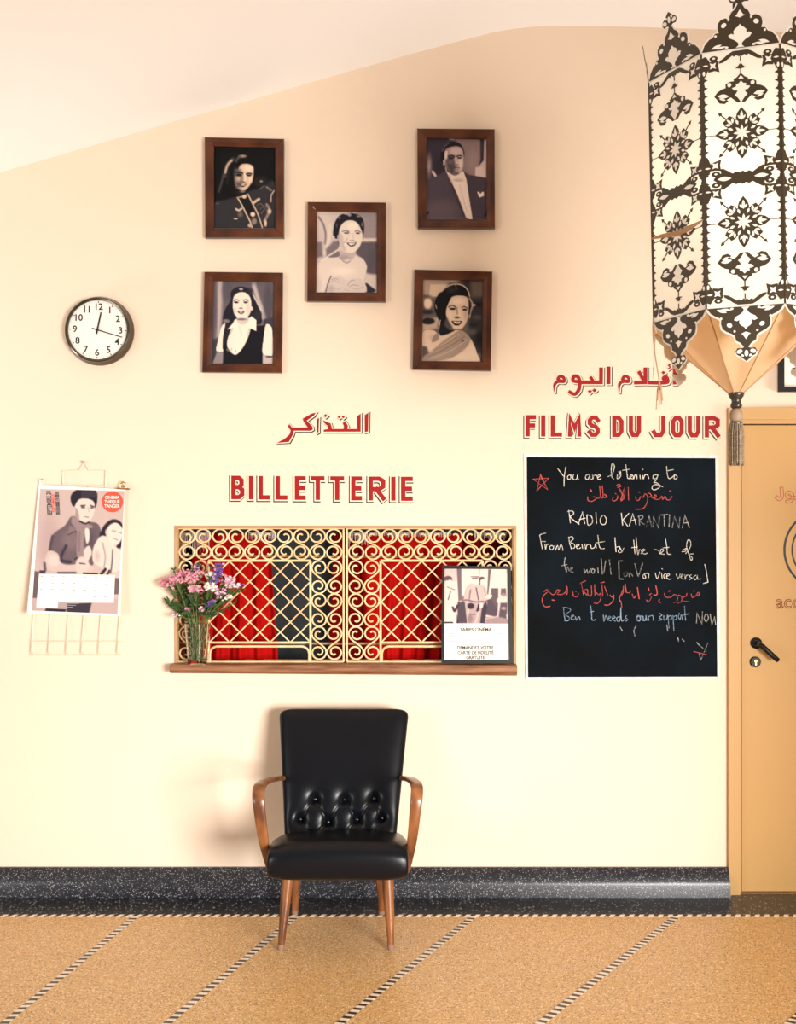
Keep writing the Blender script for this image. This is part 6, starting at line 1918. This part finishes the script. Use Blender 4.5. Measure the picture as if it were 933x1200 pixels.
# stem, bud and palmette below the arch
sym(dark, [(43.6, 8), (44.9, 8), (44.9, 30), (43.6, 30)], False)
sym(dark, [(44.25, 16), (47.5, 20), (50, 22), (44.25, 23), (38.5, 22), (41, 20)], False)
sym(white, ellp(49.2, 19.4, 1.8, 1.8, 0, 7)); sym(white, ellp(44.25, 15.8, 1.2, 1.8, 0, 6), False)
ph_ = [(44.25, 28), (48.5, 32.5), (52.5, 35), (52, 37), (56.5, 37), (61.5, 39.5), (61.5, 44), (66, 45), (71, 48), (74.5, 52.5), (71, 57), (69, 61), (63, 62.5), (58.5, 59.5), (61, 58), (56, 55.5), (53, 58), (48.5, 62.5), (45.5, 62.6)]
pal = ph_ + [(43, 62.6)] + [(88.5 - x, y) for x, y in reversed(ph_[1:-1])]
sym(dark, pal, False)
sym(white, [(44.25, 31), (47.4, 35), (41.1, 35)], False)
sym(white, ellp(57.3, 41, 2.4, 2.6, 0, 7)); sym(white, lens(64.5, 53.5, 6.4, 2.5, -8)); sym(white, lens(65.5, 57.0, 4.2, 1.2, -22))
lot = [(44.25, 37.5), (47, 40.5), (50, 41), (49.5, 43.5), (54.5, 45), (52, 48), (48, 48.5), (49.5, 51.5), (51.5, 53.5), (48, 57), (44.25, 62.8)]
lot = lot + [(88.5 - x, y) for x, y in reversed(lot[1:-1])]
sym(white, lot, False)
# eight-pointed star with petals
def star(cy):
    c = (44.25, cy)
    D_, W_ = [], []
    pts = []
    for k in range(16):
        a = PI / 8 * k
        r = {0: 30, 1: 17.5, 2: 26.5, 3: 17.5}[k % 4]
        if k % 4 == 2:
            for da, rr in ((-0.30, 22), (-0.2, 25.5), (0, 24.5), (0.2, 25.5), (0.30, 22)):
                pts.append((c[0] + rr * math.cos(a + da), c[1] + rr * math.sin(a + da)))
        elif k % 4 == 0:
            for da, rr in ((-0.36, 19), (-0.2, 24.5), (0, 30.5), (0.2, 24.5), (0.36, 19)):
                pts.append((c[0] + rr * math.cos(a + da), c[1] + rr * math.sin(a + da)))
        else:
            pts.append((c[0] + r * math.cos(a), c[1] + r * math.sin(a)))
    D_.append(pts)
    for k in range(4):
        a = PI / 4 + k * PI / 2
        e = (c[0] + 35.5 * math.cos(a), c[1] + 35.5 * math.sin(a))
        n = (-math.sin(a), math.cos(a)); t = (math.cos(a), math.sin(a))
        D_.append([(c[0] + 24 * t[0] + n[0] * .7, c[1] + 24 * t[1] + n[1] * .7), (e[0] - 3 * t[0] + n[0] * .6, e[1] - 3 * t[1] + n[1] * .6), (e[0] - 2.4 * t[0] + n[0] * 2.3, e[1] - 2.4 * t[1] + n[1] * 2.3), (e[0] + 2 * t[0], e[1] + 2 * t[1]),
                   (e[0] - 2.4 * t[0] - n[0] * 2.3, e[1] - 2.4 * t[1] - n[1] * 2.3), (e[0] - 3 * t[0] - n[0] * .6, e[1] - 3 * t[1] - n[1] * .6), (c[0] + 24 * t[0] - n[0] * .7, c[1] + 24 * t[1] - n[1] * .7)])
    for k in range(8):
        a = PI / 4 * k
        W_.append(lens(c[0] + 4.8 * math.cos(a), c[1] + 4.8 * math.sin(a), 4.9, 1.6, math.degrees(a)))
        if k % 2 == 0:
            W_.append(lens(c[0] + 20.5 * math.cos(a), c[1] + 20.5 * math.sin(a), 5.6, 1.7, math.degrees(a)))
            for s in (-1, 1):
                W_.append(lens(c[0] + 18.6 * math.cos(a + s * 0.14), c[1] + 18.6 * math.sin(a + s * 0.14), 3.0, 1.2, math.degrees(a) + s * 38))
        else:
            for s in (-42, 0, 42):
                W_.append(lens(c[0] + (19.6 if s == 0 else 18.4) * math.cos(a + s * 0.0045), c[1] + (19.6 if s == 0 else 18.4) * math.sin(a + s * 0.0045), 4.4 if s == 0 else 3.4, 1.5, math.degrees(a) + s))
        b = a + PI / 8
        W_.append(lens(c[0] + 13.8 * math.cos(b), c[1] + 13.8 * math.sin(b), 3.2, 1.5, math.degrees(b)))
        W_.append(ellp(c[0] + 18.8 * math.cos(b), c[1] + 18.8 * math.sin(b), 1.1, 1.1, 0, 6))
    return D_, W_
for cy in (98.5, 203.5):
    d_, w_ = star(cy); dark += d_; white += w_
    dark.append([(4, cy - 0.35), (14.5, cy - 0.35), (14.5, cy + 0.35), (4, cy + 0.35)]); dark.append(mir(dark[-1]))
# waist band between the two halves
half = [(44.25, 143), (41, 145), (37, 143.5), (33, 145.5), (28, 142), (22, 138.5), (19, 139), (20, 144), (14, 147), (11, 151), (20, 158), (19, 163), (22, 163.5), (28, 160), (33, 156.5), (37, 158.5), (41, 157), (44.25, 159)]
dark.append(half + [(88.5 - x, y) for x, y in reversed(half[1:-1])])
for s in (0, 1):
    for pts in ([(6, 140), (9, 131), (20.5, 127.5), (19, 134), (20, 141), (14, 140)], [(0, 122), (5, 124), (9, 134), (7, 144), (0, 148)], ellp(14, 144.5, 5, 3.2)):
        q = pts if s == 0 else [(x, 302 - y) for x, y in pts]
        dark.append(q); dark.append(mir(q))
    for pts in (lens(13.5, 134.5, 4.8, 1.7, 45), lens(13.5, 134.5, 4.8, 1.7, -45), ellp(14, 144.5, 1.8, 1.2, 0, 6), lens(4.8, 137, 3.2, 1.0, 0)):
        q = pts if s == 0 else [(x, 302 - y) for x, y in pts]
        white.append(q); white.append(mir(q))
white.append(lens(23.5, 151, 8.0, 2.6, 0)); white.append(mir(lens(23.5, 151, 8.0, 2.6, 0)))

# crowning gable and hanging pendant outlines (half, from the base corner to the tip; y measured away from the panel)
gab = [(1, 0), (4, 8), (9.5, 14), (13, 15), (16, 19.5), (20.5, 20), (19, 25), (20, 31), (23, 34), (28, 35.5), (33, 32.5), (32.5, 36), (35, 41), (39, 44), (43.0, 51)]
pen = [(1, 0), (5, 6), (9.5, 9.5), (14, 11.5), (17, 14), (16.5, 19), (18, 25), (22, 28.5), (28, 31.5), (32, 34), (33, 40), (38, 43), (42.6, 49)]
def full(h): return h + [(88.5 - x, y) for x, y in reversed(h)]
def trefoil(cy):
    """flower finial beyond the tip"""
    return [(42.6, cy), (39, cy + 1.5), (34.5, cy + 1), (32, cy + 5), (34, cy + 9), (38, cy + 11), (41, cy + 14), (44.25, cy + 17), (47.5, cy + 14), (50.5, cy + 11), (54.5, cy + 9), (56.5, cy + 5), (54, cy + 1), (49.5, cy + 1.5), (45.9, cy)]
tip_w = lambda cy: [ellp(36.6, cy + 5.2, 3.4, 2.4, -20), ellp(51.9, cy + 5.2, 3.4, 2.4, 20), ellp(44.25, cy + 7.5, 2.2, 3.8), ellp(39.8, cy + 10, 1.8, 1.4, 40, 7), ellp(48.7, cy + 10, 1.8, 1.4, -40, 7)]
def gable_white(tall):
    L = []
    for m_ in (0, 1):
        q = [ellp(26, 27.5 if tall else 21.5, 3.2, 2.6, 30), ellp(16.5, 16.5 if tall else 13, 1.5, 1.5, 0, 7), ellp(31.5, 33 if tall else 29, 1.4, 1.4, 0, 7),
             lens(17.5, 4.2, 6.2, 1.8, 18), lens(22.5, 2.6, 6.0, 1.3, 8), ellp(29, 2.0, 2.0, 1.4, 0, 7)]
        L += [p if m_ == 0 else mir(p) for p in q]
    t = 40 if tall else 36
    L.append([(44.25, t + 3), (40.4, t - 3), (38.6, t - 3.6), (44.25, t - 6), (49.9, t - 3.6), (48.1, t - 3)])
    b = [(39.5, 0.6), (42.4, 3), (41.8, 6), (38.5, 9), (33, 12), (31, 15.5), (34.5, 17), (37.2, 15.6), (37, 20), (39.8, 22.8), (42, 24), (44.25, 27)]
    L.append(b + [(88.5 - x, y) for x, y in reversed(b[:-1])])
    return L


def plate(mb, polys, fn, h0, thick):
    for k_, p in enumerate(polys):
        mb.poly(p, lambda x, y, h: fn(x, y, h0 + h + (0.000005 * k_ if h else 0)), thick)


FACES = list(range(8))
for i in FACES:
    fn = face(i)
    # ---- panel
    mb = MB()
    nxp = 6
    vs, fs = [], []
    base_poly = [(0, -1.5), (88.5, -1.5), (88.5, 303), (0, 303)]
    mb.poly(base_poly, lambda x, y, h: fn(x, y, h - 0.0012), 0.0012)
    panel = mb.build('panel', M['lantern_sheet'], lan)
    mb = MB(); plate(mb, dark, fn, 0.0003, 0.0010); mb.build('cutwork', M['lantern_dark'], panel)
    mb = MB(); plate(mb, white, fn, 0.0014, 0.0007); mb.build('petal_inlay', M['lantern_white'], panel)
    # ---- gable above, leaning out a little
    gf = lambda x, y, h: fn(x, -y - 1.5, h, 0.012 * (max(y, 0) / 50.0) ** 1.4)
    mb = MB()
    gw = [(x - 1.6 if x < 44 else x + 1.6, y + 1.0) for x, y in full(gab)]
    gw = [(-0, -1.5)] + gw + [(88.5, -1.5)]
    # curved sheet: cut into horizontal strips so the outward lean is smooth
    mb.poly(gw, lambda x, y, h: gf(x, y, h - 0.0011), 0.0010)
    mb.poly([(p[0], p[1] - 1) for p in trefoil(51)], lambda x, y, h: gf(x, y, h - 0.0011), 0.0010)
    gb = mb.build('gable', M['lantern_sheet'], lan)
    mb = MB(); plate(mb, [full(gab)], gf, 0.0002, 0.0009); plate(mb, [[(x, y) for x, y in trefoil(50)]], gf, 0.0002, 0.0009); mb.build('cutwork', M['lantern_dark'], gb)
    mb = MB(); plate(mb, gable_white(True), gf, 0.0013, 0.0007); plate(mb, tip_w(50), gf, 0.0013, 0.0007); mb.build('petal_inlay', M['lantern_white'], gb)
    # ---- pendant below
    pf_ = lambda x, y, h: fn(x, 303 + y, h, 0.004 * (max(y, 0) / 50.0))
    mb = MB()
    pw = [(x - 1.8 if x < 44 else x + 1.8, y + 1.6) for x, y in full(pen)]
    pw = [(0, -1.0)] + pw + [(88.5, -1.0)]
    mb.poly(pw, lambda x, y, h: pf_(x, y, h - 0.0011), 0.0010)
    mb.poly([(x + (-1 if x < 44 else 1), y + 0.5) for x, y in trefoil(49)], lambda x, y, h: pf_(x, y, h - 0.0011), 0.0010)
    pd = mb.build('pendant', M['lantern_sheet'], lan)
    mb = MB(); plate(mb, [full(pen)], pf_, 0.0002, 0.0009); plate(mb, [trefoil(48)], pf_, 0.0002, 0.0009); mb.build('cutwork', M['lantern_dark'], pd)
    mb = MB(); plate(mb, gable_white(False), pf_, 0.0013, 0.0007); plate(mb, tip_w(48), pf_, 0.0013, 0.0007); mb.build('petal_inlay', M['lantern_white'], pd)
    # ---- dark rib at the corner and the edge of the pendant's back
    mb = MB()
    a, b = fn(0, 0, 0.0), fn(0, 303, 0.0)
    mb.tube([a, b], 0.0026, 8)
    mb.build('corner_rib', M['lantern_dark'], lan)

# torn fold across the left panel
fn = face(7)
mb = MB()
F1 = [(1, 196), (20, 196.5), (44, 199), (66, 198), (88, 196)]
F2 = [(88, 197), (66, 203.5), (44, 205), (20, 200.5), (1, 197.5)]
vs = [fn(x, y, 0.007 if 0 < k < 4 else 0.003) for k, (x, y) in enumerate(F1)] + [fn(x, y, 0.003) for x, y in F2]
mb.add(vs, [tuple(range(10))])
vs2 = [v + Vector((0, 0, -0.001)) for v in vs]
mb.add(vs2, [tuple(reversed(range(10)))])
tag(mb.build('torn_fold', M['cord'], lan), 'brown torn fold')

# closed top and the eight-sided tapering base with its seams
zb = 303
def ring_pts(y, r=1.0, n=8):
    out = []
    for i in range(8):
        f0 = face(i)
        p = f0(0, y, 0)
        c = tl_(Vector((LC.x, LC.y, ztop - y * PYM)))
        out.append(c + (p - c) * r)
    return out
apex_y = 303 + 92
SWING = Vector((-0.016, 0, 0))                     # the weighted tassel hangs plumb
top_r, bot_r = ring_pts(zb - 2, 0.985), [p + SWING for p in ring_pts(apex_y, 0.055)]
for i in range(8):
    mb = MB()
    a, b, c_, d_ = top_r[i], top_r[(i + 1) % 8], bot_r[(i + 1) % 8], bot_r[i]
    n = 10
    cen = tl_(Vector((LC.x, LC.y, ztop - zb * PYM)))
    vs = []
    for j in range(n + 1):
        t = j / n
        for k_ in range(n + 1):
            s = k_ / n
            p = a.lerp(b, s).lerp(d_.lerp(c_, s), t)
            inw = (cen - p); inw.z = 0
            if inw.length > 1e-6: inw.normalize()
            p = p + inw * 0.010 * math.sin(PI * s) * math.sin(PI * min(1, t * 1.1)) * (1 + 0.4 * math.sin(i * 2.1 + 5 * s))
            vs.append(p)
    st = n + 1
    mb.add(vs, [(j * st + k_, (j + 1) * st + k_, (j + 1) * st + k_ + 1, j * st + k_ + 1) for j in range(n) for k_ in range(n)])
    mb.build('base_gore', M['lantern_inner'], lan, smooth=True, angle=180)
    mb = MB(); mb.tube([a, d_], 0.0016, 6); mb.build('gore_seam', M['cord'], lan)
# hub of the metal cage, stem and turned finial
ax = lambda y: tl_(Vector((LC.x, LC.y, ztop - y * PYM)))
mb = MB()
for i in range(8):
    mb.tube([ring_pts(0, 0.99)[i], ax(-30)], 0.0018, 6)
mb.build('top_stay', M['cord'], lan)
mb = MB()
mb.tube([ax(-90), ax(-62), ax(-58), ax(-44), ax(-40), ax(-26), ax(-20)], [0.006, 0.007, 0.016, 0.017, 0.024, 0.020, 0.006], 16)
mb.build('top_finial', M['turned'], lan, smooth=True, angle=60)
mb = MB(); a = ax(-88); mb.tube([a, (a.x, a.y, SZ(31) + 0.005)], 0.005, 8); mb.build('hanging_rod', M['turned'], lan)
zf = lambda y: ax(apex_y) + SWING + Vector((0, 0, -y * PYM))
def axial(mb, prof, n=20):
    mb.tube([zf(h) for _, h in prof], [r for r, _ in prof], n)
u = PXM
mb = MB(); axial(mb, [(3.5 * u, -4), (9.8 * u, -3.0), (10.2 * u, -1.0), (9.2 * u, 1.5), (6.6 * u, 5), (5.6 * u, 8), (6.4 * u, 11), (7.4 * u, 12.5), (7.2 * u, 15), (4.8 * u, 17)]); mb.build('turned_collar', M['turned'], lan, smooth=True, angle=60)
mb = MB(); axial(mb, [(2.0 * u, 16), (6.2 * u, 18.5), (8.2 * u, 23), (8.6 * u, 27), (7.8 * u, 31), (5.4 * u, 34.5), (2 * u, 36)]); mb.build('bead', M['bead'], lan, smooth=True, angle=70)
# tassel of twisted cords
mb = MB()
for rr_, nn_ in ((8.4, 18), (5.2, 11), (2.2, 5)):
    for k_ in range(nn_):
        a = 2 * PI * k_ / nn_
        P = []
        for j in range(15):
            t = j / 14
            rad = rr_ * u * (0.72 + 0.34 * min(1, t * 4) - 0.02 * t)
            w_ = 0.0011 * math.sin(j * PI)
            p = zf(33 + 56 * t + 1.5 * math.sin(k_ * 2.3) * t)
            P.append(p + Vector((math.cos(a) * rad, math.sin(a) * rad, 0)))
        mb.tube(P, [0.0029 if j % 2 else 0.0021 for j in range(15)], 6)
mb.build('tassel', M['tassel'], lan, smooth=True, angle=80)
mb = MB(); axial(mb, [(5.5 * u, 33.4), (7.6 * u, 34.5), (7.8 * u, 36.5), (7.2 * u, 37.5)]); mb.build('tassel_binding', M['turned'], lan, smooth=True)
# loose cord hanging from the left corner
f7 = face(7)
a = f7(0, 303, 0.002)
mb = MB()
mb.tube(spline([f7(0, 296, 0.002), f7(0, 318, 0.004), f7(3, 345, 0.003), f7(6, 366, 0.001), f7(8, 380, 0.0)], 5), 0.0017, 6)
q = f7(8, 380, 0.0)
mb.build('loose_cord', M['cord'], lan, smooth=True)
mb = MB()
for k_ in range(5):
    aa = k_ * 1.3
    mb.tube([q + Vector((0, 0, 0.004)), q + Vector((0.006 * math.cos(aa), 0.006 * math.sin(aa), -0.022)), q + Vector((0.009 * math.cos(aa), 0.009 * math.sin(aa), -0.05 - 0.012 * (k_ % 3)))], 0.0017, 5)
mb.ell(q + Vector((0.003, 0, -0.012)), (0.005, 0.005, 0.008))
mb.build('cord_end', M['cord'], lan, smooth=True)

# the lamp inside the lantern
bl = bpy.data.lights.new('lantern_bulb_light', 'POINT')
bl.energy = 6.5
bl.color = (1.0, 0.92, 0.80)
bl.shadow_soft_size = 0.05
bo = bpy.data.objects.new('lantern_bulb_light', bl)
COL.objects.link(bo)
bo.location = ax(150)
